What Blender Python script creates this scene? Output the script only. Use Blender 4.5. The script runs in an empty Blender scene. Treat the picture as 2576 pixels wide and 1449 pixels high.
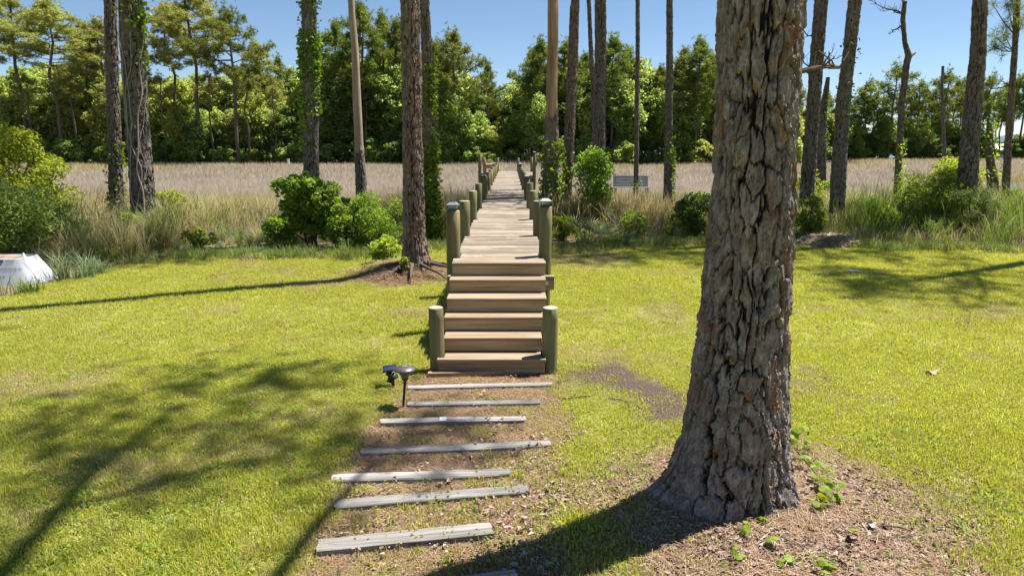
import bpy, math, random
import numpy as np
from mathutils import Vector, Matrix

# ------------------------------------------------------------------ camera, world, sun, exposure
S = bpy.context.scene
CAM_H, PITCH, FOC = 2.42, math.radians(11.68), 1717.3
cd = bpy.data.cameras.new('camera'); cam = bpy.data.objects.new('camera', cd)
S.collection.objects.link(cam); S.camera = cam
cam.location = (0, 0, CAM_H); cam.rotation_euler = (math.radians(90) - PITCH, 0, 0)
cd.sensor_width = 36; cd.lens = 24; cd.clip_start = .05; cd.clip_end = 6000

SUN_AZ, SUN_EL = math.radians(62), math.radians(64)
W = bpy.data.worlds.new('World'); S.world = W; W.use_nodes = True
wn = W.node_tree.nodes; bg = wn['Background']
sky = wn.new('ShaderNodeTexSky'); sky.sky_type = 'NISHITA'; sky.sun_disc = False
sky.sun_elevation = SUN_EL; sky.sun_rotation = SUN_AZ
sky.altitude = 1500; sky.air_density = 1.0; sky.dust_density = .0; sky.ozone_density = 3.6
W.node_tree.links.new(sky.outputs[0], bg.inputs[0]); bg.inputs[1].default_value = .052
sl = bpy.data.lights.new('sun', 'SUN'); sun = bpy.data.objects.new('sun', sl); S.collection.objects.link(sun)
sl.energy = 5.0; sl.angle = math.radians(.53); sl.color = (1, .955, .885)
sdir = Vector((math.sin(SUN_AZ)*math.cos(SUN_EL), math.cos(SUN_AZ)*math.cos(SUN_EL), math.sin(SUN_EL)))
sun.rotation_euler = sdir.to_track_quat('Z', 'Y').to_euler()
vs = S.view_settings; vs.view_transform = 'Standard'; vs.look = 'None'; vs.exposure = 1.32; vs.gamma = 1
vs.use_curve_mapping = False
S.render.engine = 'CYCLES'
cy = S.cycles; cy.max_bounces = 7; cy.diffuse_bounces = 3; cy.glossy_bounces = 2; cy.transmission_bounces = 4
cy.transparent_max_bounces = 8; cy.caustics_reflective = False; cy.caustics_refractive = False
cy.use_denoising = True

# ------------------------------------------------------------------ helpers
C = S.collection
PC, PS = math.cos(PITCH), math.sin(PITCH)
def ray(u, v):
    xc = (u - 1288)/FOC; yc = -(v - 724.5)/FOC
    return np.array([xc, PC + yc*PS, -PS + yc*PC])
def gnd(u, v, z=0.):
    d = ray(u, v); t = (z - CAM_H)/d[2]; return np.array([d[0]*t, d[1]*t, z])
def at(u, v, Y):
    d = ray(u, v); t = Y/d[1]; return np.array([d[0]*t, Y, CAM_H + d[2]*t])

def hsh(i, j, k, s=0):
    with np.errstate(over='ignore'):
        h = (i.astype(np.int64)*374761393 + j.astype(np.int64)*668265263 + k.astype(np.int64)*2147483647 + s*974634777) & 0xffffffff
        h = ((h ^ (h >> 13))*1274126177) & 0xffffffff
        h = ((h ^ (h >> 15))*2246822519) & 0xffffffff
        h = h ^ (h >> 16)
    return (h & 0xffffff)/float(0x1000000)
def n3(x, y, z, s=0):
    x, y, z = np.broadcast_arrays(np.asarray(x, float), np.asarray(y, float), np.asarray(z, float))
    xi, yi, zi = np.floor(x), np.floor(y), np.floor(z)
    fx, fy, fz = x-xi, y-yi, z-zi
    fx, fy, fz = [f*f*(3-2*f) for f in (fx, fy, fz)]
    r = 0
    for a in (0, 1):
        for b in (0, 1):
            for c in (0, 1):
                w = (fx if a else 1-fx)*(fy if b else 1-fy)*(fz if c else 1-fz)
                r = r + w*hsh(xi+a, yi+b, zi+c, s)
    return r*2-1
def n2(x, y, s=0): return n3(x, y, 0.5*np.ones_like(np.asarray(x, float)), s)
def fbm(x, y, s=0, o=3):
    r = 0; a = 1; t = 0
    for k in range(o):
        r = r + a*n2(x*2**k, y*2**k, s+k); t += a; a *= .5
    return r/t
def sm(a, b, x):
    t = np.clip((x-a)/(b-a), 0, 1); return t*t*(3-2*t)

def mesh(name, v, faces, mats=None, smooth=False, attrs=None, midx=None):
    """faces: list of int arrays (n,k)"""
    me = bpy.data.meshes.new(name)
    v = np.asarray(v, np.float32).reshape(-1, 3)
    if isinstance(faces, np.ndarray): faces = [faces]
    faces = [np.asarray(f, np.int32) for f in faces if len(f)]
    me.vertices.add(len(v)); me.vertices.foreach_set('co', v.ravel())
    li = np.concatenate([f.ravel() for f in faces]); tot = np.concatenate([np.full(len(f), f.shape[1], np.int32) for f in faces])
    st = np.concatenate([[0], np.cumsum(tot)[:-1]]).astype(np.int32)
    me.loops.add(len(li)); me.loops.foreach_set('vertex_index', li)
    me.polygons.add(len(tot)); me.polygons.foreach_set('loop_start', st); me.polygons.foreach_set('loop_total', tot)
    if midx is not None: me.polygons.foreach_set('material_index', np.asarray(midx, np.int32))
    me.polygons.foreach_set('use_smooth', np.full(len(tot), smooth))
    for m in (mats if isinstance(mats, (list, tuple)) else [mats] if mats else []): me.materials.append(m)
    for k, a in (attrs or {}).items():
        a = np.asarray(a, np.float32)
        if a.ndim == 2:
            at_ = me.attributes.new(k, 'FLOAT_COLOR', 'POINT'); at_.data.foreach_set('color', np.c_[a, np.ones(len(a))].astype(np.float32).ravel() if a.shape[1] == 3 else a.ravel())
        else:
            at_ = me.attributes.new(k, 'FLOAT', 'POINT'); at_.data.foreach_set('value', a.ravel())
    me.update(calc_edges=True)
    return me
def ob(name, me, parent=None, loc=(0, 0, 0), rz=0., label=None, cat=None, group=None, kind=None, rot=None, scale=None):
    o = bpy.data.objects.new(name, me); C.objects.link(o)
    o.location = loc; o.rotation_euler = rot if rot is not None else (0, 0, rz)
    if scale is not None: o.scale = scale
    if parent is not None: o.parent = parent
    if label: o['label'] = label
    if cat: o['category'] = cat
    if group: o['group'] = group
    if kind: o['kind'] = kind
    return o
def empty(name, loc, label, cat, group=None, rz=0.): return ob(name, None, None, loc, rz, label, cat, group)

class MB:
    def __init__(s): s.v = []; s.f = {}; s.n = 0; s.m = {}; s.a = []
    def add(s, v, f, mi=0, a=None):
        v = np.asarray(v, float).reshape(-1, 3)
        for ff in (f if isinstance(f, list) else [f]):
            ff = np.asarray(ff)
            if not len(ff): continue
            s.f.setdefault((ff.shape[1], mi), []).append(ff + s.n)
        s.v.append(v); s.n += len(v); s.a.append(np.zeros(len(v)) if a is None else np.broadcast_to(a, (len(v),)))
        return s
    def box(s, c, d, rz=0., mi=0, bev=0., rx=0., ry=0.):
        v, f = boxg(d, bev); R = np.array(Matrix.Rotation(rz, 3, 'Z') @ Matrix.Rotation(ry, 3, 'Y') @ Matrix.Rotation(rx, 3, 'X'))
        return s.add(v @ R.T + np.array(c), f, mi)
    def tube(s, p, r, n=8, mi=0, cap=True):
        v, f = tubeg(p, r, n, cap); return s.add(v, f, mi)
    def mesh(s, name, mats, smooth=False, attr=None):
        fs = []; mi = []
        for (k, m), l in s.f.items():
            q = np.concatenate(l); fs.append(q); mi.append(np.full(len(q), m))
        at_ = {attr: np.concatenate(s.a)} if attr else None
        return mesh(name, np.concatenate(s.v), fs, mats, smooth, at_, np.concatenate(mi))
def boxg(d, bev=0.):
    x, y, z = [q/2. for q in d]
    if bev <= 0:
        v = np.array([[i*x, j*y, k*z] for i in (-1, 1) for j in (-1, 1) for k in (-1, 1)])
        f = np.array([[0, 1, 3, 2], [4, 6, 7, 5], [0, 4, 5, 1], [2, 3, 7, 6], [0, 2, 6, 4], [1, 5, 7, 3]])
        return v, [f]
    b = bev
    # bevelled box along X : octagonal profile in y,z, plus inset ends
    prof = [(-y+b, -z), (y-b, -z), (y, -z+b), (y, z-b), (y-b, z), (-y+b, z), (-y, z-b), (-y, -z+b)]
    def ring(xx, sc): return [[xx, p[0]-sc*np.sign(p[0])*b*.7, p[1]-sc*np.sign(p[1])*b*.7] for p in prof]
    v = np.array(ring(-x, 1) + ring(-x+b, 0) + ring(x-b, 0) + ring(x, 1))
    q = []
    for r in range(3):
        for k in range(8):
            q.append([r*8+k, r*8+(k+1) % 8, (r+1)*8+(k+1) % 8, (r+1)*8+k])
    q = [w[::-1] for w in q]
    return v, [np.array(q), np.array([[0, 1, 2, 3, 4, 5, 6, 7], [31, 30, 29, 28, 27, 26, 25, 24]])]
def tubeg(p, r, n=8, cap=True):
    p = np.asarray(p, float); r = np.broadcast_to(np.asarray(r, float), (len(p),))
    t = np.gradient(p, axis=0); t /= np.linalg.norm(t, axis=1)[:, None]+1e-9
    ref = np.array([0, 0, 1.]) if abs(t[:, 2]).mean() < .8 else np.array([1., 0, 0])
    a = np.cross(t, ref); a /= np.linalg.norm(a, axis=1)[:, None]+1e-9; b = np.cross(t, a)
    th = np.arange(n)*2*np.pi/n
    v = p[:, None] + r[:, None, None]*(a[:, None]*np.cos(th)[None, :, None] + b[:, None]*np.sin(th)[None, :, None])
    m = len(p); i = np.arange(m-1)[:, None]*n; j = np.arange(n)[None]; j2 = (j+1) % n
    q = np.stack([i+j, i+n+j, i+n+j2, i+j2], -1).reshape(-1, 4)
    fs = [q]
    if cap: fs.append(np.array([np.arange(n), (np.arange(n)+(m-1)*n)[::-1]]))
    return v.reshape(-1, 3), fs
def lathe(prof, n=16):
    """prof: list of (r,z)"""
    pr = np.array(prof, float); th = np.arange(n)*2*np.pi/n
    v = np.stack([pr[:, None, 0]*np.cos(th), pr[:, None, 0]*np.sin(th), np.broadcast_to(pr[:, None, 1], (len(pr), n))], -1).reshape(-1, 3)
    i = np.arange(len(pr)-1)[:, None]*n; j = np.arange(n)[None]; j2 = (j+1) % n
    return v, [np.stack([i+j, i+j2, i+n+j2, i+n+j], -1).reshape(-1, 4)]

# ------------------------------------------------------------------ materials
class NT:
    def __init__(s, name):
        s.m = bpy.data.materials.new(name); s.m.use_nodes = True; s.t = s.m.node_tree; s.t.nodes.clear()
        s.out = s.t.nodes.new('ShaderNodeOutputMaterial')
    def n(s, typ, **kw):
        o = s.t.nodes.new('ShaderNode'+typ)
        for k, v in kw.items():
            if k in o.inputs.keys(): s.set(o.inputs[k], v)
            else: setattr(o, k, v)
        return o
    def set(s, inp, v):
        if hasattr(v, 'is_output') or isinstance(v, bpy.types.NodeSocket): s.t.links.new(v, inp)
        elif isinstance(v, tuple) and len(v) == 3 and inp.type == 'RGBA': inp.default_value = (*v, 1)
        else: inp.default_value = v
    def math(s, op, a, b=None, clamp=False):
        o = s.t.nodes.new('ShaderNodeMath'); o.operation = op; o.use_clamp = clamp; s.set(o.inputs[0], a)
        if b is not None: s.set(o.inputs[1], b)
        return o.outputs[0]
    def mix(s, f, a, b, typ='MIX'):
        o = s.t.nodes.new('ShaderNodeMix'); o.data_type = 'RGBA'; o.blend_type = typ
        s.set(o.inputs[0], f); s.set(o.inputs[6], a); s.set(o.inputs[7], b); return o.outputs[2]
    def noise(s, scale, vec=None, detail=3., rough=.55, out=0):
        o = s.n('TexNoise', Scale=float(scale), Detail=detail, Roughness=rough)
        if vec is not None: s.t.links.new(vec, o.inputs['Vector'])
        return o.outputs[out]
    def ramp(s, f, *st):
        o = s.t.nodes.new('ShaderNodeValToRGB'); e = o.color_ramp.elements
        while len(e) < len(st): e.new(.5)
        for q, (p, c) in zip(e, st): q.position = p; q.color = (*c, 1) if isinstance(c, tuple) else (c, c, c, 1)
        s.set(o.inputs[0], f); return o.outputs[0]
    def coord(s, k='Object'): return s.n('TexCoord').outputs[k]
    def mapv(s, vec, scale=(1, 1, 1), loc=None):
        o = s.n('Mapping'); s.t.links.new(vec, o.inputs[0]); o.inputs['Scale'].default_value = scale
        if loc is not None: s.set(o.inputs['Location'], loc)
        return o.outputs[0]
    def attr(s, n, out='Fac'): return s.n('Attribute', attribute_name=n).outputs[out]
    def bump(s, h, dist=.01, strength=1.):
        o = s.n('Bump', Distance=dist, Strength=strength); s.t.links.new(h, o.inputs['Height']); return o.outputs[0]
    def bsdf(s, col, rough=.8, spec=.3, nrm=None, metal=0.):
        o = s.n('BsdfPrincipled'); s.set(o.inputs['Base Color'], col); s.set(o.inputs['Roughness'], rough)
        o.inputs['Specular IOR Level'].default_value = spec; o.inputs['Metallic'].default_value = metal
        if nrm is not None: s.t.links.new(nrm, o.inputs['Normal'])
        return o
    def done(s, sh): s.t.links.new(sh.outputs[0] if hasattr(sh, 'outputs') else sh, s.out.inputs[0]); return s.m
def hsv(t, col, h=.5, s_=1., v=1.):
    o = t.n('HueSaturation'); t.set(o.inputs['Color'], col); t.set(o.inputs['Hue'], h); t.set(o.inputs['Saturation'], s_); t.set(o.inputs['Value'], v)
    return o.outputs[0]

def leafmat(name, a, b, c=None, trans=.4, rough=.55, spec=.35, var=.5, hgrad=None):
    """a,b: dark and light leaf colours, picked per leaf; c: rare third colour"""
    t = NT(name); g = t.n('NewGeometry'); r = g.outputs['Random Per Island']; oi = t.n('ObjectInfo').outputs['Random']
    if c: col = t.ramp(r, (0, a), (.55, b), (.9, b), (1, c))
    else: col = t.ramp(r, (0, a), (1, b))
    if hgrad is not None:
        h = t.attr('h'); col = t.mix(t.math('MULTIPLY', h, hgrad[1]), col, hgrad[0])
    nz = t.noise(.35, g.outputs['Position'], 2.)
    val = t.math('ADD', t.math('MULTIPLY', oi, var*.5), t.math('ADD', t.math('MULTIPLY', nz, var), 1-var*.75))
    col = hsv(t, col, t.math('ADD', .485, t.math('MULTIPLY', oi, .03)), 1., val)
    p = t.bsdf(col, rough, spec); tr = t.n('BsdfTranslucent'); t.set(tr.inputs[0], hsv(t, col, .487, 1.12, 1.25))
    mx = t.n('MixShader'); mx.inputs[0].default_value = trans
    t.t.links.new(p.outputs[0], mx.inputs[1]); t.t.links.new(tr.outputs[0], mx.inputs[2])
    return t.done(mx)

def barkmat(name, dark=(.04, .027, .02), mid=(.17, .14, .12), light=(.3, .27, .25), orange=(.27, .14, .075), osh=.75, scale=1.):
    t = NT(name); co = t.coord()
    crack = t.attr('crack'); tint = t.attr('tint')
    n1 = t.noise(9*scale, co, 4., .65); n2_ = t.noise(60*scale, t.mapv(co, (1, 1, .35)), 4., .7)
    base = t.mix(t.ramp(n1, (.35, 0.), (.68, 1.)), mid, light)
    om = t.math('MULTIPLY', t.ramp(tint, (osh, 0.), (osh+.13, 1.)), t.ramp(t.noise(5*scale, co, 2.), (.4, 0.), (.55, 1.)))
    base = t.mix(om, base, orange)
    base = t.mix(.6, base, t.ramp(n2_, (.3, .38), (.62, 1.1)), 'MULTIPLY')
    base = t.mix(t.math('MULTIPLY', t.ramp(t.noise(2.2*scale, co, 3.), (.52, 0.), (.7, 1.)), .45), base, (.13, .125, .12))
    fine = t.ramp(t.noise(34*scale, t.mapv(co, (1, 1, .22)), 5., .75), (.36, .5), (.5, 1.), (.66, 1.45))
    base = t.mix(.8, base, fine, 'MULTIPLY')
    base = t.mix(t.math('MULTIPLY', t.ramp(t.attr('rim'), (.3, 0.), (1., 1.)), .5), base, light)
    col = t.mix(t.ramp(crack, (.12, 0.), (.62, 1.)), dark, base)
    h = t.math('ADD', t.math('MULTIPLY', n2_, 1.), t.math('MULTIPLY', t.noise(180*scale, co, 3.), .5))
    return t.done(t.bsdf(col, .82, .22, t.bump(h, .006, .8)))

def woodmat(name, a, b, ax=0, knots=.0, dark=(.06, .04, .03), green=None, vscale=1., objvar=.35, rough=.75, pale=None, gsc=1., cracks=0.):
    t = NT(name); co = t.coord(); oi = t.n('ObjectInfo').outputs['Random']
    off = t.n('CombineXYZ'); t.set(off.inputs[0], t.math('MULTIPLY', oi, 37.)); t.set(off.inputs[1], t.math('MULTIPLY', oi, 91.)); t.set(off.inputs[2], t.math('MULTIPLY', oi, 53.))
    s1 = [38., 38., 38.]; s1[ax] = 1.3; s2 = [7., 7., 7.]; s2[ax] = .8
    s1 = [q*gsc for q in s1]; s1[ax] /= gsc
    g1 = t.noise(1., t.mapv(co, tuple(s1), off.outputs[0]), 5., .65)
    g2 = t.noise(1., t.mapv(co, tuple(s2), off.outputs[0]), 3., .6)
    col = t.mix(t.ramp(g2, (.3, 0.), (.7, 1.)), a, b)
    col = t.mix(.75, col, t.ramp(g1, (.3, .42), (.5, .92), (.66, 1.18)), 'MULTIPLY')
    if pale is not None:
        col = t.mix(t.math('MULTIPLY', t.ramp(t.noise(1., t.mapv(co, tuple([3., 3., 3.]), off.outputs[0]), 3.), (.5, 0.), (.65, 1.)), .6), col, pale)
    if green is not None:
        gm = t.ramp(t.noise(2.3, t.mapv(co, (1, 1, .5), off.outputs[0]), 3.), (.42, 0.), (.62, 1.))
        col = t.mix(t.math('MULTIPLY', gm, .55), col, green)
    if cracks > 0:
        s3 = [30., 30., 30.]; s3[ax] = 1.1
        ck = t.noise(1., t.mapv(co, tuple(s3), off.outputs[0]), 2., .5)
        cm = t.ramp(ck, (.485, 0.), (.5, 1.), (.515, 0.)); cm = t.math('MULTIPLY', cm, t.ramp(t.noise(3., co, 2.), (.4, 0.), (.6, 1.)))
        col = t.mix(t.math('MULTIPLY', cm, cracks), col, dark)
    if knots > 0:
        vo = t.n('TexVoronoi', Scale=1., feature='F1'); t.t.links.new(t.mapv(co, tuple([3. if i == ax else 9. for i in range(3)]), off.outputs[0]), vo.inputs['Vector'])
        k = t.ramp(vo.outputs['Distance'], (.06, 1.), (.14, 0.))
        col = t.mix(t.math('MULTIPLY', k, knots), col, dark)
    col = hsv(t, col, .5, 1., t.math('ADD', 1-objvar/2, t.math('MULTIPLY', oi, objvar)))
    return t.done(t.bsdf(col, rough, .25, t.bump(g1, .004*vscale, .7)))

def plain(name, col, rough=.6, spec=.4, metal=0., nz=.12, sc=20.):
    t = NT(name); n = t.noise(sc, t.coord(), 3.)
    c = hsv(t, col, .5, 1., t.math('ADD', 1-nz, t.math('MULTIPLY', n, nz*2)))
    return t.done(t.bsdf(c, rough, spec, t.bump(n, .002, .4), metal))

M = {}
M['bark'] = barkmat('pine bark', dark=(.012, .008, .007), mid=(.15, .12, .108), light=(.30, .258, .245), orange=(.22, .115, .065), osh=.6)
M['bark2'] = barkmat('pine bark mid', mid=(.12, .095, .08), light=(.21, .18, .155), orange=(.17, .1, .065), osh=.7)
M['bark3'] = barkmat('pine bark reddish', mid=(.15, .105, .085), light=(.26, .2, .17), orange=(.22, .12, .07), osh=.6)
M['bare'] = woodmat('bare weathered trunk', (.27, .19, .13), (.43, .34, .26), 2, .5, objvar=.1, cracks=.6)
M['bareorange'] = woodmat('bare orange wood', (.22, .105, .045), (.45, .32, .21), 2, .8, (.09, .05, .03), objvar=.1)
M['farbark'] = plain('distant bark', (.14, .105, .085), .85, .2, nz=.35, sc=3.)
M['twig'] = plain('twig', (.1, .075, .06), .85, .2, nz=.3)
M['vine'] = plain('woody vine', (.3, .26, .22), .85, .2, nz=.3)
M['deck'] = woodmat('deck boards', (.15, .115, .08), (.29, .235, .175), 0, .5, objvar=.6, pale=(.33, .285, .23))
M['riser'] = woodmat('stair boards', (.36, .235, .13), (.5, .355, .215), 0, .75, objvar=.14)
M['tread'] = woodmat('tread boards', (.22, .16, .10), (.33, .255, .175), 0, .4, objvar=.15)
M['post'] = woodmat('treated round post', (.125, .095, .042), (.26, .215, .105), 2, .45, green=(.12, .15, .075), objvar=.35, gsc=1.6, cracks=.85)
M['posttop'] = woodmat('post end grain', (.3, .27, .2), (.42, .38, .3), 2, 0, objvar=.3)
M['timber'] = woodmat('weathered timber', (.17, .155, .145), (.35, .33, .305), 0, .6, objvar=.4, gsc=1.5, vscale=2.5, cracks=.8)
M['redtimber'] = woodmat('reddish timber', (.3, .17, .11), (.4, .25, .17), 0, .3, objvar=.1)
M['black'] = plain('black plastic', (.018, .018, .02), .42, .5, nz=.2)
M['bronze'] = plain('dark bronze lamp', (.12, .1, .11), .38, .5, .3)
M['panel'] = plain('solar panel', (.03, .045, .08), .25, .6, nz=.2)
M['capgrey'] = plain('cap grey metal', (.16, .2, .22), .4, .5, .2)
M['white'] = plain('white plastic', (.7, .7, .68), .5, .4, nz=.06)
M['roofblue'] = plain('pale blue roof', (.45, .58, .7), .5, .4)
M['metal'] = plain('galvanised plate', (.5, .5, .5), .4, .5, .8)
t = NT('clear lens'); g = t.bsdf((.85, .85, .78), .08, .5); g.inputs['Transmission Weight'].default_value = .85; g.inputs['IOR'].default_value = 1.25
M['lens'] = t.done(g)
M['greywood'] = woodmat('grey bench boards', (.25, .27, .29), (.38, .4, .42), 0, .1, objvar=.15)
M['leafyellow'] = leafmat('bright yellow green leaves', (.15, .24, .025), (.35, .43, .065), (.45, .4, .08), .56)
M['leafmid'] = leafmat('mid green leaves', (.075, .15, .02), (.24, .34, .05), (.36, .38, .07), .55)
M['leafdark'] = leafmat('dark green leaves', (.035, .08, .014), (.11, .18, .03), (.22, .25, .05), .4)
M['leafblue'] = leafmat('soft green leaves', (.15, .24, .05), (.37, .46, .13), None, .58)
M['farlight'] = leafmat('far light foliage', (.17, .235, .05), (.42, .48, .13), (.5, .46, .18), .6, var=.45)
M['farmid'] = leafmat('far mid foliage', (.12, .185, .045), (.34, .42, .12), (.42, .42, .15), .6, var=.45)
M['fardark'] = leafmat('far dark foliage', (.075, .14, .035), (.25, .33, .09), None, .55, var=.5)
M['needles'] = leafmat('pine needles', (.08, .12, .025), (.24, .28, .055), None, .5, var=.5)
M['needles2'] = leafmat('pale pine needles', (.17, .19, .045), (.4, .41, .12), None, .5, var=.5)
M['ivy'] = leafmat('ivy', (.06, .12, .015), (.18, .27, .03), (.3, .32, .05), .35)
M['grape'] = leafmat('grape vine leaves', (.08, .17, .02), (.22, .3, .035), (.42, .38, .03), .45)
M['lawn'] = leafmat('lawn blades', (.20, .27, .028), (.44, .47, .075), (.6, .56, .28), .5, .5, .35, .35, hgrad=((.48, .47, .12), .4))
M['lawndry'] = leafmat('dry lawn blades', (.28, .25, .08), (.52, .45, .24), (.27, .32, .06), .4, .6, .25, .4)
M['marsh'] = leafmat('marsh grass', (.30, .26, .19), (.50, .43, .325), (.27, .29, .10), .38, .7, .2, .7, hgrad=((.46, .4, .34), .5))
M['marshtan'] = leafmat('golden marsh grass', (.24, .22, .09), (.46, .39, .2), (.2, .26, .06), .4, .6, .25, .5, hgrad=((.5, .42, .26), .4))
M['reed'] = leafmat('green reeds', (.06, .12, .02), (.17, .25, .05), (.4, .36, .16), .4, .5, .35, .4)
M['reedblue'] = leafmat('blue green reeds', (.11, .17, .07), (.26, .33, .17), (.42, .38, .22), .35, .5, .35, .3)
M['straw'] = leafmat('dry straw', (.28, .2, .13), (.5, .39, .27), (.14, .08, .05), .15, .6, .25, .4)
M['pinestraw'] = leafmat('fallen pine needles', (.12, .07, .042), (.33, .21, .13), (.5, .4, .28), .1, .6, .25, .4)
M['flake'] = leafmat('bark flakes', (.12, .075, .05), (.29, .2, .155), (.38, .32, .27), 0.02, .7, .25, .3)
M['deadfrond'] = leafmat('dead fronds', (.25, .16, .1), (.42, .31, .22), (.5, .42, .34), .15, .6, .3, .3)
# ------------------------------------------------------------------ the lie of the land
def inpoly(x, y, poly):
    r = np.zeros(x.shape, bool); n = len(poly)
    for i in range(n):
        x1, y1 = poly[i]; x2, y2 = poly[(i+1) % n]
        c = ((y1 > y) != (y2 > y)) & (x < (x2-x1)*(y-y1)/(y2-y1+1e-12)+x1)
        r ^= c
    return r
def wp(pts): return [tuple(gnd(u, v)[:2]) for u, v in pts]
P_PATH = wp([(1075, 928), (1010, 962), (985, 1015), (915, 1060), (870, 1125), (815, 1190), (800, 1275), (770, 1375), (700, 1480), (600, 1600), (1500, 1620), (1420, 1449), (1400, 1330), (1430, 1240), (1400, 1150), (1440, 1080), (1400, 1000), (1420, 928)])
P_DIRT = wp([(1375, 925), (1460, 912), (1545, 905), (1590, 935), (1650, 955), (1725, 985), (1735, 1040), (1690, 1075), (1610, 1085), (1570, 1050), (1600, 1010), (1520, 990), (1440, 985), (1390, 965)])
P_HERO = wp([(1400, 1230), (1560, 1180), (1680, 1150), (1990, 1090), (2080, 1130), (2230, 1200), (2420, 1290), (2520, 1400), (2600, 1600), (1500, 1600), (1650, 1449), (1560, 1300), (1450, 1260)])
P_RIGHT = wp([(1960, 905), (2060, 925), (2150, 960), (2080, 1000), (2000, 1010), (1960, 990)])
P_FAR = [(-5.6, 15.6), (-4.6, 16.6), (-5.2, 17.6), (-9, 17.5), (-8.5, 15.8)]
P_DECKR = wp([(1400, 600), (1500, 595), (1530, 625), (1480, 640), (1400, 640)])
def soft(x, y, poly, w, s):
    r = 0
    rr = np.random.default_rng(s)
    for k in range(5):
        ax = fbm(x*1.6, y*1.6, s+k)*w*1.1 + rr.normal()*w*.3; ay = fbm(x*1.6+9, y*1.6, s+20+k)*w*1.1 + rr.normal()*w*.3
        r = r + inpoly(x+ax, y+ay, poly)
    return r/5.
def masks(x, y):
    path = soft(x, y, P_PATH, .16, 3); dirt = soft(x, y, P_DIRT, .3, 40); hero = soft(x, y, P_HERO, .28, 60)
    rt = soft(x, y, P_RIGHT, .2, 80)*.7; dk = soft(x, y, P_DECKR, .3, 90)
    far = sm(.0, 1.3, y-yedge(x))
    hx, hy = HERO[:2]; d = np.hypot(x-hx-.3, (y-hy+.25))
    litter = np.clip(sm(1.15, .5, d + .25*fbm(x*3, y*3, 5)), 0, 1)
    dirt = dirt*sm(-.75, -.25, fbm(x*2.4, y*2.4, 95))
    return path, np.clip(dirt+rt, 0, 1), np.clip(hero, 0, 1), litter, far, dk
EDGE = np.array([gnd(u, v)[:2] for u, v in [(-500, 900), (0, 752), (120, 722), (250, 678), (420, 655), (640, 645), (900, 650), (1100, 628), (1280, 620), (1420, 634), (1560, 628), (1780, 612), (1990, 600), (2180, 628), (2420, 628), (2576, 640), (3000, 655)]])
def yedge(x): return np.interp(x, EDGE[:, 0], EDGE[:, 1]) + .3*n2(np.asarray(x)*.9, np.zeros_like(np.asarray(x, float)), 7)
HERO = gnd(1835, 1262); T5B = gnd(1042, 690)
def G(x, y):
    x = np.asarray(x, float); y = np.asarray(y, float)
    z = -.85*sm(17, 29, y) + .02*fbm(x*.8, y*.8, 11)*sm(60, 20, y)
    z = z + .13*np.exp(-((x-HERO[0])**2+(y-HERO[1])**2)/.75**2) + .22*np.exp(-((x-T5B[0]+.25)**2+(y-T5B[1]-.1)**2)/.65**2)
    z = z + .55*sm(108, 125, y)*sm(70, 40, x)
    z = z - 2.6*sm(156, 172, y)*sm(55, 75, x-.06*(y-150))
    z = z - .22*np.exp(-((x-22.)/4.)**2-((y-41.)/2.2)**2)
    return z
def axis(lo, hi, step, far, k=1.12):
    a = list(np.arange(lo, hi, step)); s = step; q = hi
    while q < far: a.append(q); s *= k; q += s
    s = step; q = lo-step; b = []
    while q > -far: b.append(q); s *= k; q -= s
    return np.array(sorted(b+a))
gx = axis(-12.5, 12.5, .09, 1800, 1.13); gy = axis(1.5, 18.5, .09, 3000, 1.1); gy = gy[gy > -60]
X, Y = np.meshgrid(gx, gy); x, y = X.ravel(), Y.ravel()
z = G(x, y)
near = (np.abs(x) < 13) & (y < 19)
z = z + np.where(near, .012*n2(x*6, y*6, 31) + .006*n2(x*14, y*14, 32), 0)
pa, di, he, li, fa, dk = masks(x, y)
z = z + near*.02*li*n2(x*9, y*9, 77)
z = z - .035*near*np.clip(pa, 0, 1)
ny, nx = X.shape
i = np.arange(ny-1)[:, None]*nx + np.arange(nx-1)[None]
fq = np.stack([i, i+1, i+nx+1, i+nx], -1).reshape(-1, 4)
t = NT('ground'); gp = t.n('NewGeometry').outputs['Position']
ma = t.n('Attribute', attribute_name='ma'); mb = t.n('Attribute', attribute_name='mb')
sa = t.n('SeparateColor'); sb = t.n('SeparateColor'); t.t.links.new(ma.outputs['Color'], sa.inputs[0]); t.t.links.new(mb.outputs['Color'], sb.inputs[0])
f1 = t.noise(7, gp, 5., .65); f2 = t.noise(45, gp, 4., .7); f3 = t.noise(.5, gp, 3.); f4 = t.noise(140, gp, 3., .7)
thatch = t.mix(t.ramp(f2, (.35, 0.), (.65, 1.)), (.16, .17, .03), (.3, .29, .09))
strawc = t.mix(t.ramp(f4, (.38, 0.), (.6, 1.)), (.07, .042, .027), (.26, .18, .12))
strawc = t.mix(t.ramp(f1, (.5, 0.), (.7, 1.)), strawc, (.22, .18, .09))
soilc = t.mix(t.ramp(f2, (.35, 0.), (.65, 1.)), (.04, .028, .022), (.14, .10, .078))
litc = t.mix(t.ramp(f4, (.35, 0.), (.65, 1.)), (.13, .08, .055), (.38, .29, .22))
bankc = t.mix(t.ramp(f2, (.35, 0.), (.65, 1.)), (.10, .085, .04), (.25, .2, .11))
marshc = t.mix(t.ramp(f3, (.35, 0.), (.65, 1.)), (.24, .19, .15), (.33, .27, .22))
marshc = t.mix(t.ramp(f1, (.3, .75), (.7, 1.1)), marshc, marshc, 'MULTIPLY')
col = t.mix(sa.outputs[0], thatch, strawc); col = t.mix(sa.outputs[2], col, t.mix(.5, strawc, litc)); col = t.mix(sa.outputs[1], col, soilc)
col = t.mix(sb.outputs[0], col, litc); col = t.mix(sb.outputs[1], col, bankc)
sy = t.n('SeparateXYZ'); t.t.links.new(gp, sy.inputs[0])
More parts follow.
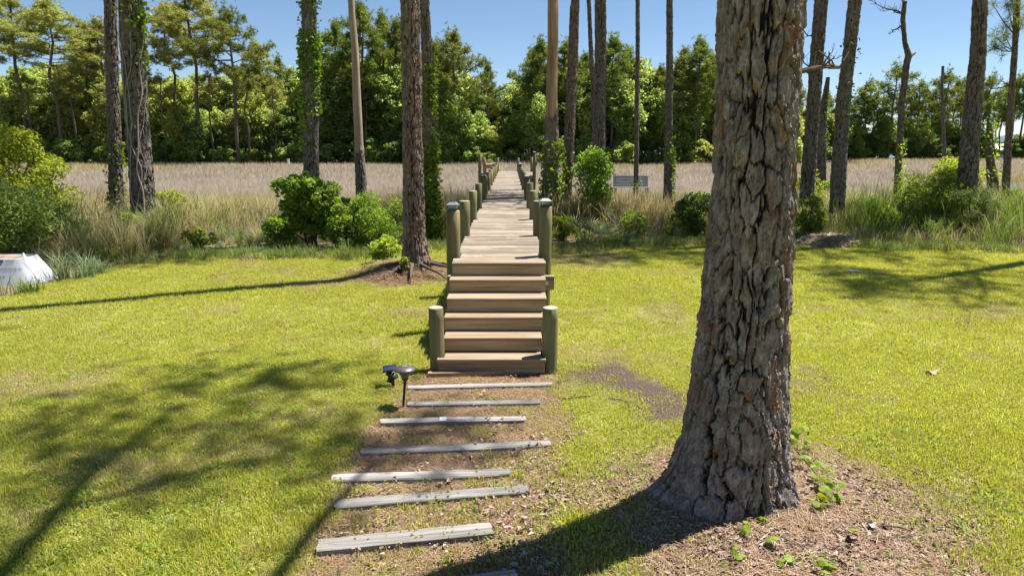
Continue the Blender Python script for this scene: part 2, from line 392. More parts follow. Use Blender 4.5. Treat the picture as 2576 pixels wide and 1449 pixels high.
col = t.mix(t.math('MULTIPLY', t.math('SUBTRACT', sy.outputs[1], 20.), .1, True), col, marshc)
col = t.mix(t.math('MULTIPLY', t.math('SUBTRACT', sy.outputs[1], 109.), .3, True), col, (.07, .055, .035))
col = t.mix(sb.outputs[2], col, (.05, .04, .03))
hh = t.math('ADD', t.math('MULTIPLY', f2, 1.), t.math('MULTIPLY', f4, .6))
M['ground'] = t.done(t.bsdf(col, .9, .15, t.bump(hh, .02, .8)))
creek = np.exp(-((x-22.)/3.6)**2-((y-41.)/1.6)**2)
gm = mesh('ground', np.c_[x, y, z], fq, M['ground'], True, {'ma': np.c_[pa, di, he], 'mb': np.c_[li, np.clip(fa+dk, 0, 1), creek]})
ob('ground', gm, kind='structure')
# water beyond the right hand woods
t = NT('river water'); w = t.noise(1.2, t.mapv(t.n('NewGeometry').outputs['Position'], (.3, 1, 1)), 3.)
M['water'] = t.done(t.bsdf((.05, .09, .13), .12, .5, t.bump(w, .05, .5)))
wv = np.array([[58, 150, -1.25], [2500, 150, -1.25], [2500, 3000, -1.25], [300, 3000, -1.25]], float)
ob('river', mesh('river', wv, np.array([[0, 1, 2, 3]]), M['water']), kind='structure')
# small tidal pool
th = np.linspace(0, 2*np.pi, 40, endpoint=False)
pv = np.c_[22+2.7*np.cos(th)*(1+.15*np.sin(3*th)), 41+1.1*np.sin(th)*(1+.1*np.sin(5*th)), np.full(40, -.93)]
ob('tidal_pool', mesh('tidal pool', pv, np.arange(40)[None], M['water']), kind='structure')
# far shore
xs = np.linspace(-300, 1400, 160); hs = 11+5*n2(xs*.012, xs*0, 3)+3*n2(xs*.06, xs*0, 5)+1.5*n2(xs*.2, xs*0, 6)
v = np.concatenate([np.c_[xs, np.full(160, 800.), np.full(160, -2.)], np.c_[xs, np.full(160, 805.), hs*.6], np.c_[xs, np.full(160, 830.), hs], np.c_[xs, np.full(160, 1000.), np.full(160, -2.)]])
i = np.arange(159); q = np.concatenate([np.stack([i+160*k, i+1+160*k, i+161+160*k, i+160+160*k], -1) for k in range(3)])
ob('far_shore', mesh('far shore', v, q, plain('far shore woods', (.09, .13, .14), .9, .1, nz=.4, sc=.08), True), kind='structure')

# ------------------------------------------------------------------ bark covered trunks
def voro(s, t_, N, seed):
    si, ti = np.floor(s), np.floor(t_); F1 = np.full(s.shape, 9.); F2 = F1.copy(); idr = np.zeros(s.shape); ox = F1.copy()*0; oy = ox.copy()
    for a in (-1, 0, 1):
        for b in (-1, 0, 1):
            cs, ct = si+a, ti+b; k = np.mod(cs, N)
            px = cs + .12+.76*hsh(k, ct, k*0, seed); py = ct + .08+.84*hsh(k, ct, k*0, seed+1)
            d = np.hypot(s-px, t_-py); new = d < F1
            F2 = np.where(new, F1, np.minimum(F2, d)); idr = np.where(new, hsh(k, ct, k*0, seed+2), idr)
            oy = np.where(new, t_-py, oy); ox = np.where(new, s-px, ox); F1 = np.where(new, d, F1)
    return F2-F1, idr, ox, oy
def trunk(name, pts, rad, nu, zs, mat, plate=(.1, .24), depth=.02, seed=0, flare=0., fl_h=.35, extra=None, peel=None):
    """pts: list of (x,y,z) centre line (relative), rad: radius per point, zs: heights of rings"""
    pts = np.array(pts, float); zs = np.asarray(zs, float)
    cx = np.interp(zs, pts[:, 2], pts[:, 0]); cy_ = np.interp(zs, pts[:, 2], pts[:, 1]); R = np.interp(zs, pts[:, 2], rad)
    # soften kinks
    cx = cx + .012*n2(zs*.8, zs*0, seed); cy_ = cy_ + .012*n2(zs*.8, zs*0+4, seed)
    th = np.arange(nu)*2*np.pi/nu; TH, Z = np.meshgrid(th, zs); RR = np.repeat(R[:, None], nu, 1)
    c, s_ = np.cos(TH), np.sin(TH)
    k = 1/max(np.mean(R), .05)*.16
    lump = n3(c*1.3+seed, s_*1.3, Z*.9, seed)*.05*RR
    fl = flare*np.exp(-np.clip(Z, -.2, None)/fl_h)*(.75+.7*n3(c*2.1+5, s_*2.1, Z*.6, seed+2))
    circ = 2*np.pi*np.median(R); N = max(5, round(circ/plate[0]))
    wx = .6*n3(c*3+2, s_*3, Z/plate[1]*.5, seed+3)*1.3 + .24*n3(c*9, s_*9, Z/plate[1]*1.8, seed+4) + .08*n3(c*24, s_*24, Z/plate[1]*5, seed+14)
    wz = .5*n3(c*3+7, s_*3, Z/plate[1]*.6, seed+5) + .24*n3(c*10, s_*10, Z/plate[1]*2.3, seed+6) + .12*n3(c*26, s_*26, Z/plate[1]*5, seed+16)
    sc = TH/(2*np.pi)*N + wx; tc = Z/plate[1] + wz
    e1, id1, ox, oy = voro(sc, tc, N, seed+10)
    lay = 0; lint = np.zeros_like(Z); c2 = 1.
    jx = .10*n3(c*26, s_*26, Z/plate[1]*5, seed+60); jz = .14*n3(c*26+4, s_*26, Z/plate[1]*5, seed+61)
    for q_, (ax_, az_, th_, pr_) in enumerate(((1.5, 1.3, .34, .45), (2.2, 2.0, .28, .5), (3.2, 3.0, .20, .5))):
        Nk = round(N*ax_); ek, ik, oxk, oyk = voro(sc*Nk/N+.37*q_+jx*ax_, tc*az_+jz*az_, Nk, seed+20+q_*7)
        on = ik > pr_; edge = sm(0, .06, ek); lay = lay + np.where(on, th_*edge*(1-.5*np.clip(oyk, -.5, .5)), 0); c2 = c2*np.where(on, .45+.55*sm(.0, .12, ek), 1.)
        lint = np.where(on, hsh(np.floor(ik*1e6), np.floor(ik*0), np.floor(ik*0), 5+q_), lint)
    vert = sm(.15, .55, np.abs(ox)/(np.abs(ox)+np.abs(oy)*.8+1e-3))
    sel = np.clip(.8+.8*n3(c*2.2+3, s_*2.2, Z/plate[1]*.35, seed+30), .25, 1)
    e1 = e1 + .07*n3(c*22, s_*22, Z/plate[1]*6, seed+8) + .05*n3(c*44, s_*44, Z/plate[1]*11, seed+18)
    w1 = .08+.20*sel*vert
    c1raw = sm(.0, 1., e1/w1); c1 = 1-(1-c1raw)*(.34+.66*vert*np.clip(sel*1.5, .3, 1)); pass
    ter_ = np.floor((n3(c*5, s_*5, Z/plate[1]*1.4, seed+9)*.5+.5)*5)/5
    ter3_ = np.floor((n3(c*11, s_*11, Z/plate[1]*2.4, seed+19)*.5+.5)*7)/7
    d = depth*(-1.7*(1-c1) + .4*(id1-.5) + 1.15*(lay-.4)*c1 - .25*oy*c1)
    rough = depth*(.10*n3(c*30, s_*30, Z/plate[1]*6, seed+12)+.05*n3(c*60, s_*60, Z/plate[1]*12, seed+13))
    peelm = np.zeros_like(Z)
    if peel is not None: peelm = peel(Z, TH); d = d*(1-peelm) - depth*1.0*peelm; rough = rough*(1-.8*peelm)
    r = RR+lump+fl+d+rough
    if extra is not None: r = r + extra(TH, Z)
    V = np.stack([cx[:, None]+r*c, cy_[:, None]+r*s_, Z], -1).reshape(-1, 3)
    n_ = nu; m = len(zs); i = np.arange(m-1)[:, None]*n_; j = np.arange(n_)[None]; j2 = (j+1) % n_
    q = np.stack([i+j, i+j2, i+n_+j2, i+n_+j], -1).reshape(-1, 4)
    fs = [q, (np.arange(n_)+(m-1)*n_)[None]]
    crack = np.clip(c1*(.35+.65*c2), 0, 1); rim = np.clip((1-sm(.0, .3, np.abs(e1/w1-1.3)))*c1*(oy > 0), 0, 1)
    mats = mat if isinstance(mat, list) else [mat]
    mi = None
    if len(mats) > 1:
        pm = peelm.reshape(-1); mi = np.r_[(pm[q].mean(1) > .5).astype(int), [1]]
    me = mesh(name, V, fs, mats, peel is not None, {'crack': crack.ravel(), 'tint': (id1*.35+lint*.65).ravel(), 'rim': rim.ravel()}, mi)
    return me, (lambda a, zz: (np.interp(zz, pts[:, 2], pts[:, 0]) + (np.interp(zz, pts[:, 2], rad)+depth*.3+flare*np.exp(-max(zz, 0)/fl_h)*.8)*math.cos(a), np.interp(zz, pts[:, 2], pts[:, 1]) + (np.interp(zz, pts[:, 2], rad)+depth*.3+flare*np.exp(-max(zz, 0)/fl_h)*.8)*math.sin(a)))

# ------------------------------------------------------------------ leaves and crowns
def leaves(P, L, Wd, rng, up=.3, droop=0., bend=.25):
    n = len(P); nrm = rng.normal(size=(n, 3)); nrm[:, 2] = np.abs(nrm[:, 2])+up; nrm /= np.linalg.norm(nrm, axis=1)[:, None]
    a = rng.normal(size=(n, 3)); a[:, 2] -= droop; a -= (a*nrm).sum(1)[:, None]*nrm; a /= np.linalg.norm(a, axis=1)[:, None]+1e-9
    b = np.cross(nrm, a); L = L*rng.uniform(.65, 1.3, n)[:, None]; w = Wd*rng.uniform(.7, 1.25, n)[:, None]
    v = np.stack([P-a*L*.5, P+b*w*.5-nrm*L*bend*.3, P+a*L*.5, P-b*w*.5-nrm*L*bend*.3], 1).reshape(-1, 3)
    return v, np.arange(4*n).reshape(-1, 4)
def clumpcloud(rng, R, nc, n, flat=.75, hollow=.45, csz=(.2, .42), cut=None):
    R = np.array(R, float); d = rng.normal(size=(nc, 3)); d /= np.linalg.norm(d, axis=1)[:, None]
    rr = rng.uniform(hollow, 1, nc)**.6; cc = d*rr[:, None]*R*(1-.25)
    if cut is not None: cc[:, 2] = np.maximum(cc[:, 2], -R[2]*cut)
    cr = rng.uniform(csz[0], csz[1], nc)*R.mean()
    k = rng.choice(nc, n, p=cr**2/np.sum(cr**2)); e = rng.normal(size=(n, 3)); e[:, 2] += .35; e /= np.linalg.norm(e, axis=1)[:, None]
    q = rng.uniform(.45, 1.08, n)**.7
    return cc[k] + e*(cr[k]*q)[:, None]*np.array([1, 1, flat]), cc, cr
def bush(name, c, R, n, L, Wd, mat, label, cat='shrub', seed=0, nc=26, up=.3, stems=7, group=None, hollow=.4, flat=.85, mat2=None, csz=(.2, .4)):
    rng = np.random.default_rng(seed); P, cc, cr = clumpcloud(rng, R, nc, n, flat, hollow, csz)
    base = empty(name, (c[0], c[1], c[2]), label, cat, group)
    P[:, 2] += R[2]*.92; P = P[P[:, 2] > .02]
    v, f = leaves(P, L, Wd, rng, up)
    ob('foliage', mesh('foliage', v, f, mat), base)
    b = MB()
    for k in range(stems):
        tgt = cc[k % len(cc)] + [0, 0, R[2]*.92]; tgt[2] = max(tgt[2], .3)
        m_ = tgt*np.array([.35, .35, .5]) + rng.normal(size=3)*.05
        b.tube([rng.normal(size=3)*[.08, .08, 0]-[0, 0, .1], m_, tgt], [.028, .02, .008], 5)
    ob('stems', b.mesh('stems', M['twig']), base)
    return base

def tuft_mesh(rng, n, L, w, spread=1., up=.3):
    d = rng.normal(size=(n, 3)); d[:, 2] += up; d /= np.linalg.norm(d, axis=1)[:, None]
    s_ = np.cross(d, rng.normal(size=(n, 3))); s_ /= np.linalg.norm(s_, axis=1)[:, None]
    l = L*rng.uniform(.75, 1.1, n)[:, None]
    v = np.stack([d*l*.12+s_*w*.5, d*l*.12-s_*w*.5, d*l], 1); return v
def pine_crown(seed, H, Wc, ntuft=420, nn=13, L=.46, w=.075, nb=26, top=True, flatness=1.):
    """crown around the z axis from z=0 to z=H, half-width Wc"""
    rng = np.random.default_rng(seed); br = MB(); T = []
    for k in range(nb):
        f = (k+rng.uniform(.1, .9))/nb; zz = H*(f**.8)*.93; prof = math.sin(math.pi*min(1, .25+.72*f))**.8
        ln = Wc*prof*rng.uniform(.55, 1.15)*(1. if f < .9 else .7); az = k*2.4+rng.normal()*.5; rise = rng.uniform(.1, .55)*ln*(1-f*.3)
        dv = np.array([math.cos(az), math.sin(az), 0]); ps = [np.array([0, 0, zz])]
        bendv = rng.normal(size=3)*ln*.08
        for s_ in (.33, .66, 1.): ps.append(np.array([0, 0, zz]) + dv*ln*s_ + np.array([0, 0, rise*s_**1.6]) + bendv*math.sin(s_*2.5))
        r0 = .010+.014*ln; br.tube(ps, [r0, r0*.7, r0*.45, r0*.2], 4, cap=False)
        nsub = max(3, int(ntuft/nb*(.5+ln/Wc)/1.1))
        sides = [(rng.uniform(.3, 1.), rng.normal()*.5, rng.uniform(.2, .55)*ln*.55) for _ in range(6)]
        for q in range(nsub):
            s_, an, l2 = sides[q % 6]; p0 = np.array([np.interp(s_, [0, .33, .66, 1], [p[i] for p in ps]) for i in range(3)])
            a2 = az + (1 if q % 2 else -1)*(.7+an*.4); e = np.array([math.cos(a2), math.sin(a2), .35*flatness])*l2*rng.uniform(.2, 1.1)
            T.append(p0 + e + rng.normal(size=3)*.34*[1, 1, .6])
        for s_, an, l2 in sides:
            p0 = np.array([np.interp(s_, [0, .33, .66, 1], [p[i] for p in ps]) for i in range(3)])
            for sg in (1, -1):
                a2 = az + sg*(.7+an*.4); br.tube([p0, p0+np.array([math.cos(a2), math.sin(a2), .35*flatness])*l2], [r0*.3, .006], 3, cap=False)
    for q in range(int(ntuft*.06)): T.append(np.array([0, 0, H*.97]) + rng.normal(size=3)*[Wc*.12, Wc*.12, H*.05])
    T = np.array(T); V = np.concatenate([tuft_mesh(rng, nn, L, w) + p for p in T]).reshape(-1, 3)
    return mesh('pine crown', V, np.arange(len(V)).reshape(-1, 3), M['needles']), br.mesh('pine limbs', M['farbark'])
def swapmat(me, m):
    k = me.copy(); k.materials.clear(); k.materials.append(m); return k
PINE = [pine_crown(100+i, 9, [3.2, 3.6, 2.8, 3.0][i], 1150, 13, nb=34) for i in range(4)]
PINE_THIN = [pine_crown(140+i, 6, 2.3, 420, 12, nb=18) for i in range(2)]
NEARP = [pine_crown(170+i, 9, 3., 420, 13, nb=26, w=.032, L=.36) for i in range(3)] + [pine_crown(180, 6, 2.1, 160, 12, nb=14, w=.032, L=.36)]
SPREAD = pine_crown(160, 9, 5.6, 1300, 13, nb=24, flatness=.4)
# ------------------------------------------------------------------ boardwalk
rng = np.random.default_rng(5)
DZ = 1.0
def dcx(y_): return -.165 - .0022*(y_-8.6)
POSTY = [8.97, 11.1, 13.6, 16.15, 18.8, 20.9, 23.2, 26., 28.6, 31.2, 34.0, 37.2, 40.6]
bw = empty('boardwalk', (0, 0, 0), 'long wooden boardwalk on round posts running from the lawn out over the marsh', 'boardwalk')
plk = []
for k in range(5):
    b = MB(); b.box((0, 0, 0), (1.17, .127, .036), bev=.005); plk.append(b.mesh('deck plank', M['deck']))
b = MB(); b.box((0, 0, 0), (1.035, .127, .036), bev=.005); pshort = b.mesh('short plank', M['deck'])
b = MB(); b.box((0, 0, 0), (2.9, .127, .036), bev=.005); plong = b.mesh('long plank', M['deck'])
yy = 8.70
while yy < 41.0:
    step = .1395
    nearpost = min(abs(yy-p) for p in POSTY) < .155
    if 35.0 < yy < 40.4: m_ = plong; cx = dcx(yy)-.06
    elif nearpost: m_ = pshort; cx = dcx(yy)
    else: m_ = plk[int(rng.integers(5))]; cx = dcx(yy)+rng.normal()*.008
    ob('plank', m_, bw, (cx, yy, DZ-.018+rng.normal()*.0018), rng.normal()*.0016, rot=(0, rng.normal()*.0015, rng.normal()*.0016))
    yy += step
b = MB()
for sx in (-.5, 0., .5): b.box((dcx(24)+sx, 24.8, DZ-.135), (.045, 32.2, .19))
ob('joist', b.mesh('joists', M['tread']), bw)
for i_, p in enumerate(POSTY):
    b = MB(); b.box((dcx(p)+ (.01 if i_ else .02), p-.125 if i_ else 8.8, DZ-.325), (1.36 if i_ else 1.40, .06 if i_ else .085, .185), bev=.006); ob('cross_beam', b.mesh('cross beam', M['tread']), bw)
b = MB(); b.box((.452, 8.748, DZ-.325), (.05, .008, .055)); b.tube([(.452, 8.742, DZ-.325), (.452, 8.728, DZ-.325)], .012, 6); ob('bolt', b.mesh('bolt plate', M['metal']), bw)
def post_mesh(r, h, seed, n=20):
    rg = np.random.default_rng(seed); zs = np.array([0, .1, .3, .6, .85, 1.])*(h-.006); th = np.arange(n)*2*np.pi/n
    v = []
    for z_ in zs:
        rr = r*(1+.02*n2(th*1.5+seed, th*0+z_*2, seed)); v.append(np.c_[rr*np.cos(th)+.01*math.sin(z_*2+seed), rr*np.sin(th), np.full(n, z_)])
    v.append(np.c_[(r-.007)*np.cos(th)+.01*math.sin(h*2+seed), (r-.007)*np.sin(th), np.full(n, h)])
    m = len(v); i = np.arange(m-1)[:, None]*n; j = np.arange(n)[None]; j2 = (j+1) % n
    q = np.stack([i+j, i+j2, i+n+j2, i+n+j], -1).reshape(-1, 4)
    return mesh('round post', np.concatenate(v), [q, (np.arange(n)+(m-1)*n)[None]], [M['post'], M['posttop']], True, None, np.r_[np.zeros(len(q), int), 1])
def cap_mesh(s=1.):
    b = MB()
    def frus(z0, a, z1, c_, mi):
        v = [[-a, -a, z0], [a, -a, z0], [a, a, z0], [-a, a, z0], [-c_, -c_, z1], [c_, -c_, z1], [c_, c_, z1], [-c_, c_, z1]]
        b.add(np.array(v)*s, [np.array([[3, 2, 1, 0], [4, 5, 6, 7], [0, 1, 5, 4], [1, 2, 6, 5], [2, 3, 7, 6], [3, 0, 4, 7]])], mi)
    frus(0, .058, .022, .058, 0); frus(.022, .05, .034, .03, 0); frus(.023, .050, .068, .064, 1)
    frus(.069, .078, .08, .08, 2); frus(.08, .078, .112, .036, 2); frus(.1125, .034, .1165, .034, 3)
    for a in (-1, 1):
        for c_ in (-1, 1): b.tube([(.05*a*s, .05*c_*s, .02*s), (.064*a*s, .064*c_*s, .07*s)], .004*s, 4, 0)
    return b.mesh('solar cap', [M['black'], M['lens'], M['capgrey'], M['panel']])
CAP = cap_mesh()
heights = {(-1, 0): .60, (1, 0): .65}
for side in (-1, 1):
    for i_, p in enumerate(POSTY):
        top = DZ + heights.get((side, i_), .57 + .02*rng.normal())
        if i_ == 12: top = DZ+.78
        gz = float(G(0., p))-.1; r = (.092 if side < 0 else .083) if i_ == 0 else (.088 if i_ < 2 else .079)
        xx = dcx(p) + side*.6 - (.01 if side < 0 and i_ == 0 else 0)
        if i_ == 5: r = .06
        po = ob('post', post_mesh(r, top-gz, 10+i_*2+side), bw, (xx, p, gz), rng.uniform(0, 6))
        if i_ in (0, 4, 9): ob('solar_cap_light', CAP, po, (0, 0, top-gz), .08*side - po.rotation_euler.z)
for side, px in ((-1, -1.62), (1, 1.13)):
    po = ob('post', post_mesh(.088, 2.6+.35, 77+side), bw, (px, 35.1, -.88)); po['label'] = 'tall post at the outer corner of the bumped out platform'
    if side > 0: ob('solar_cap_light', CAP, po, (0, 0, 2.95))
    po = ob('post', post_mesh(.08, 2.6+.1, 79+side), bw, (px, 40.1, -.88))
    b = MB(); b.box(((px+dcx(35)+side*.6)/2, 34.93, DZ-.125), (abs(px-dcx(35)-side*.6)-.16, .045, .235), bev=.005); ob('rim_board', b.mesh('rim board', M['timber']), bw)
# the stairs: run of treads and risers, slightly skewed
HT = [1.0, .835, .67, .50, .335, .17]; YF = [8.413, 8.17, 7.86, 7.626, 7.343, 7.076]
XL = [-.753, -.768, -.773, -.785, -.79, -.815]; XR = [.423, .413, .408, .40, .385, .368]
for k in range(6):
    h, yf, x0, x1 = HT[k], YF[k], XL[k], XR[k]; dep = (8.632 if k == 0 else YF[k-1]+.058)-yf
    w_ = x1-x0; c_ = (x0+x1)/2
    if k == 5:
        b = MB(); b.box((c_, yf+.033, h-.019), (w_, .066, .038), bev=.006); b.box(((-.745+.325)/2, yf+.066+(dep-.066)/2+.001, h-.0195), (1.06, dep-.068, .037))
    elif k == 4:
        b = MB(); b.box(((-.775+.345)/2, yf+dep/2, h-.019), (1.10, dep, .038), bev=.006)
    else:
        b = MB(); b.box((c_, yf+dep/2, h-.019), (w_, dep, .038), bev=.006)
    ob('tread', b.mesh('tread', M['tread']), bw)
    rh = h-.042-((HT[k+1] if k < 5 else 0.0))
    xa, xb = (x0+.004, x1-.004) if k < 4 else ((-.77, .34) if k == 4 else (x0+.01, x1-.01))
    b = MB(); b.box((0, 0, 0), (xb-xa, .03, rh-.003), bev=.003)
    rs = ob('riser', b.mesh('riser', M['riser'] if k < 5 else M['tread']), bw, ((xa+xb)/2, yf+.03+(.016), h-.04-rh/2))
b = MB()
for sx in (-.74, .37):
    p_ = [(7.2, 0.02), (8.62, 0.02), (8.62, .80), (8.47, .76), (7.2, .05)]
    v = [[sx-.019, a, c_] for a, c_ in p_]+[[sx+.019, a, c_] for a, c_ in p_]
    b.add(v, [np.array([[0, 1, 2, 3, 4]]), np.array([[9, 8, 7, 6, 5]]), np.array([[i, (i+1) % 5+0, (i+1) % 5+5, i+5] for i in range(5)])[:, ::-1]])
ob('stringer', b.mesh('stringers', M['tread']), bw)
for px, r, sd in ((-.835, .081, 5), (.418, .085, 6)):
    po = ob('post', post_mesh(r, .80, 40+sd, 28), bw, (px, 7.235, -.09), sd*1.3)
# built-in bench on the left side of the platform
bn = empty('platform_bench', (-1.3, 37.2, DZ), 'small wooden bench with a leaning back on the far platform of the boardwalk', 'bench')
for dy in (-.65, .65):
    b = MB(); pr = [(-.22, 0), (-.1, 0), (-.1, .3), (.12, .3), (.12, 0), (.2, 0), (.2, .46), (-.06, .48), (-.16, .86), (-.27, .86)]
    n_ = len(pr); v = [[a, dy-.02, c_] for a, c_ in pr]+[[a, dy+.02, c_] for a, c_ in pr]
    b.add(v, [np.arange(n_)[None], (np.arange(n_)+n_)[None, ::-1], np.array([[i, (i+1) % n_, (i+1) % n_+n_, i+n_] for i in range(n_)])[:, ::-1]]); ob('side_panel', b.mesh('side', M['redtimber']), bn)
for k in range(4):
    b = MB(); b.box((0, 0, 0), (.09, 1.4, .025), bev=.003); ob('seat_slat', b.mesh('slat', M['redtimber']), bn, (-.02+.1*k-.05, 0, .495))
for k in range(3):
    b = MB(); b.box((0, 0, 0), (.022, 1.4, .1), bev=.003); ob('back_slat', b.mesh('slat', M['redtimber']), bn, (-.115-.027*k-.01, 0, .57+.115*k), rot=(0, -.24, 0))
# grey bench standing over the marsh
def bench2():
    Yb = 33.; c0 = at(1588, 457, Yb); bz = float(G(c0[0], Yb))
    e = empty('slatted_bench', (c0[0], Yb, bz), 'grey bench with a wide slatted back rising out of the marsh behind a thin trunk', 'bench')
    seat = at(1588, 472, Yb)[2]-bz; top = at(1588, 443, Yb)[2]-bz; w_ = (1632-1545)/FOC*Yb*1.0
    h_ = (top-seat)/4
    for k in range(4):
        b = MB(); b.box((0, 0, 0), (w_, .025, h_-.012), bev=.003); ob('back_slat', b.mesh('back slat', M['greywood']), e, (0, .16+.02*k, seat+h_*(k+.5)+.01), rot=(-.08, 0, 0))
    for k in range(3):
        b = MB(); b.box((0, 0, 0), (w_+.05, .11, .035), bev=.004); ob('seat_slat', b.mesh('seat slat', M['timber']), e, (-.02, -.3+.13*k, seat))
    for sx in (-.75, .75):
        for sy in (-.27, .2):
            b = MB(); b.box((0, 0, 0), (.07, .07, (seat if sy < 0 else top)-.02)); ob('leg', b.mesh('leg', M['greywood']), e, (sx, sy, ((seat if sy < 0 else top)-.02)/2))
bench2()

# ------------------------------------------------------------------ timbers laid across the path
TB = [((1078, 936), (1352, 927), 0.034, .075, 'reddish board lying right against the bottom stair', 'redtimber'),
      ((1026, 971), (1388, 963), 0.018, .085, 'long thin grey timber behind the mushroom path lamp, second from the stairs', 'timber'),
      ((1027, 1013), (1360, 1007), 0.018, .09, 'pale grey timber starting at the foot of the path lamp', 'timber'),
      ((958, 1058), (1321, 1050), 0.018, .105, 'grey timber with a small pale patch near its middle', 'timber'),
      ((908, 1131), (1384, 1110), 0.018, .115, 'longest timber with a brown cracked left end and grass sprouting over it', 'timber'),
      ((835, 1196), (1283, 1181), 0.024, .115, 'dark weathered timber with tapered ends between longest and tilted timbers', 'timber'),
      ((842, 1261), (1328, 1224), 0.024, .115, 'tilted grey timber with grass tufts at its right end', 'timber'),
      ((801, 1369), (1236, 1327), 0.022, .14, 'wide pale silvery timber nearest in full view', 'timber'),
      ((1160, 1462), (1298, 1444), 0.024, .14, 'grey timber cut off by the bottom of the picture', 'timber')]
def timber(k, a, b_, th_, wd, lab, mt):
    A, B = gnd(*a, th_), gnd(*b_, th_)
    if k == 8: A = A + (A-B)*2.5
    d = B-A; L = np.linalg.norm(d[:2]); mid = (A+B)/2; rz = math.atan2(d[1], d[0])
    rg = np.random.default_rng(k+70); nx_ = 26; xs = np.linspace(-L/2, L/2, nx_)
    prof = np.array([(-.5, -.8), (-.5, .25), (-.44, .62), (-.3, .93), (-.1, 1.), (.1, 1.), (.3, .93), (.44, .62), (.5, .25), (.5, -.8)])
    if mt == 'redtimber' or k in (7, 3): prof = np.array([(-.5, -.8), (-.5, .8), (-.47, .96), (-.3, 1.), (-.1, 1.), (.1, 1.), (.3, 1.), (.47, .96), (.5, .8), (.5, -.8)])
    V = []
    for i_, xx in enumerate(xs):
        tp = 1 - (.22 if k in (4, 5) else .05)*sm(.12, 0, abs(L/2-abs(xx)))
        jig = .004*n2(np.array([xx*5.]), np.array([k*3.]), 5)[0]
        for p_ in prof: V.append([xx+(rg.normal()*.006 if i_ in (0, nx_-1) else 0), p_[0]*wd*tp+jig+.006*math.sin(xx*1.7+k), (p_[1]-1)*(th_ if p_[1] > 0 else .045)*(tp if p_[1] > 0 else 1) + .003*n2(np.array([xx*9.]), np.array([p_[0]*7+k]), 8)[0]])
    n_ = len(prof); q = [[i*n_+j, (i+1)*n_+j, (i+1)*n_+(j+1) % n_, i*n_+(j+1) % n_] for i in range(nx_-1) for j in range(n_)]
    me = mesh('timber', V, [np.array(q), np.array([np.arange(n_)]), np.array([(np.arange(n_)+(nx_-1)*n_)[::-1]])], M[mt], False)
    tb_ = ob('landscape_timber', me, None, (mid[0], mid[1], th_+.0), rz, 'weathered landscape timber: '+lab if mt == 'timber' else lab, 'timber', 'timbers laid across the path as steps')
    if k == 3:
        pb = MB(); pb.box((0, 0, 0), (.062, wd*.8, .004)); ob('pale_patch', pb.mesh('pale patch', M['white']), tb_, (gnd(1115, 1053, th_)[0]-mid[0], 0, .005))
    return (mid, L, wd, rz)
TIMB = [timber(k, *q) for k, q in enumerate(TB)]

# ------------------------------------------------------------------ lamps at the path
def path_lamp():
    c = gnd(1021, 1019); e = empty('path_lamp', c, 'mushroom shaped dark path lamp with a clear lens on a stake beside the timbers', 'path lamp')
    k = 7.4
    b = MB(); b.tube([(-.035, 0, -.1), (-.012, 0, .12), (0, 0, .255)], [.011, .013, .014], 10); b.add(*lathe([(.016, .24), (.032, .262), (.034, .272), (.026, .275)], 14)); ob('stake', b.mesh('stake', M['black'], True), e)
    b = MB(); b.add(*lathe([(.028, .272), (.036, .285), (.058, .33), (.068, .352), (.066, .352), (.034, .288), (.02, .275)], 20)); ob('lens', b.mesh('lens', M['lens'], True), e)
    b = MB(); b.add(*lathe([(.0, .345), (.09, .348), (.102, .352), (.104, .358), (.096, .37), (.06, .385), (.02, .39), (0, .39)], 28)); ob('lamp_cap', b.mesh('cap', M['bronze'], True), e)
    b = MB(); b.tube([(0, 0, .275), (0, 0, .345)], .009, 8); b.box((0, 0, .392), (.045, .045, .004)); ob('bulb_holder', b.mesh('holder', [M['metal']]), e)
path_lamp()
def spot():
    c = gnd(990, 972); e = empty('solar_spotlight', c, 'black solar spotlight with a tilted square panel standing left of the path lamp', 'spotlight')
    b = MB(); b.tube([(0, 0, -.06), (-.005, 0, .07)], .018, 8); ob('stake', b.mesh('stake', M['black']), e)
    b = MB(); b.tube([(.005, 0, .05), (-.045, 0, .075), (-.05, .0, .13), (-.02, 0, .17)], [.022, .036, .03, .02], 10); ob('bracket', b.mesh('bracket', M['black'], True), e)
    b = MB(); b.add(*lathe([(0, -.05), (.024, -.05), (.032, .02), (.036, .045), (.03, .05), (0, .05)], 16)); ob('lamp_head', b.mesh('head', M['black'], True), e, (.0, -.02, .105), rot=(.5, .75, 0))
    b = MB(); b.box((0, 0, 0), (.135, .115, .018), bev=.004, mi=0); b.box((0, 0, .0105), (.118, .098, .003), mi=1); ob('solar_panel', b.mesh('panel', [M['black'], M['panel']]), e, (-.035, 0, .195), rot=(.25, -.12, .1))
spot()

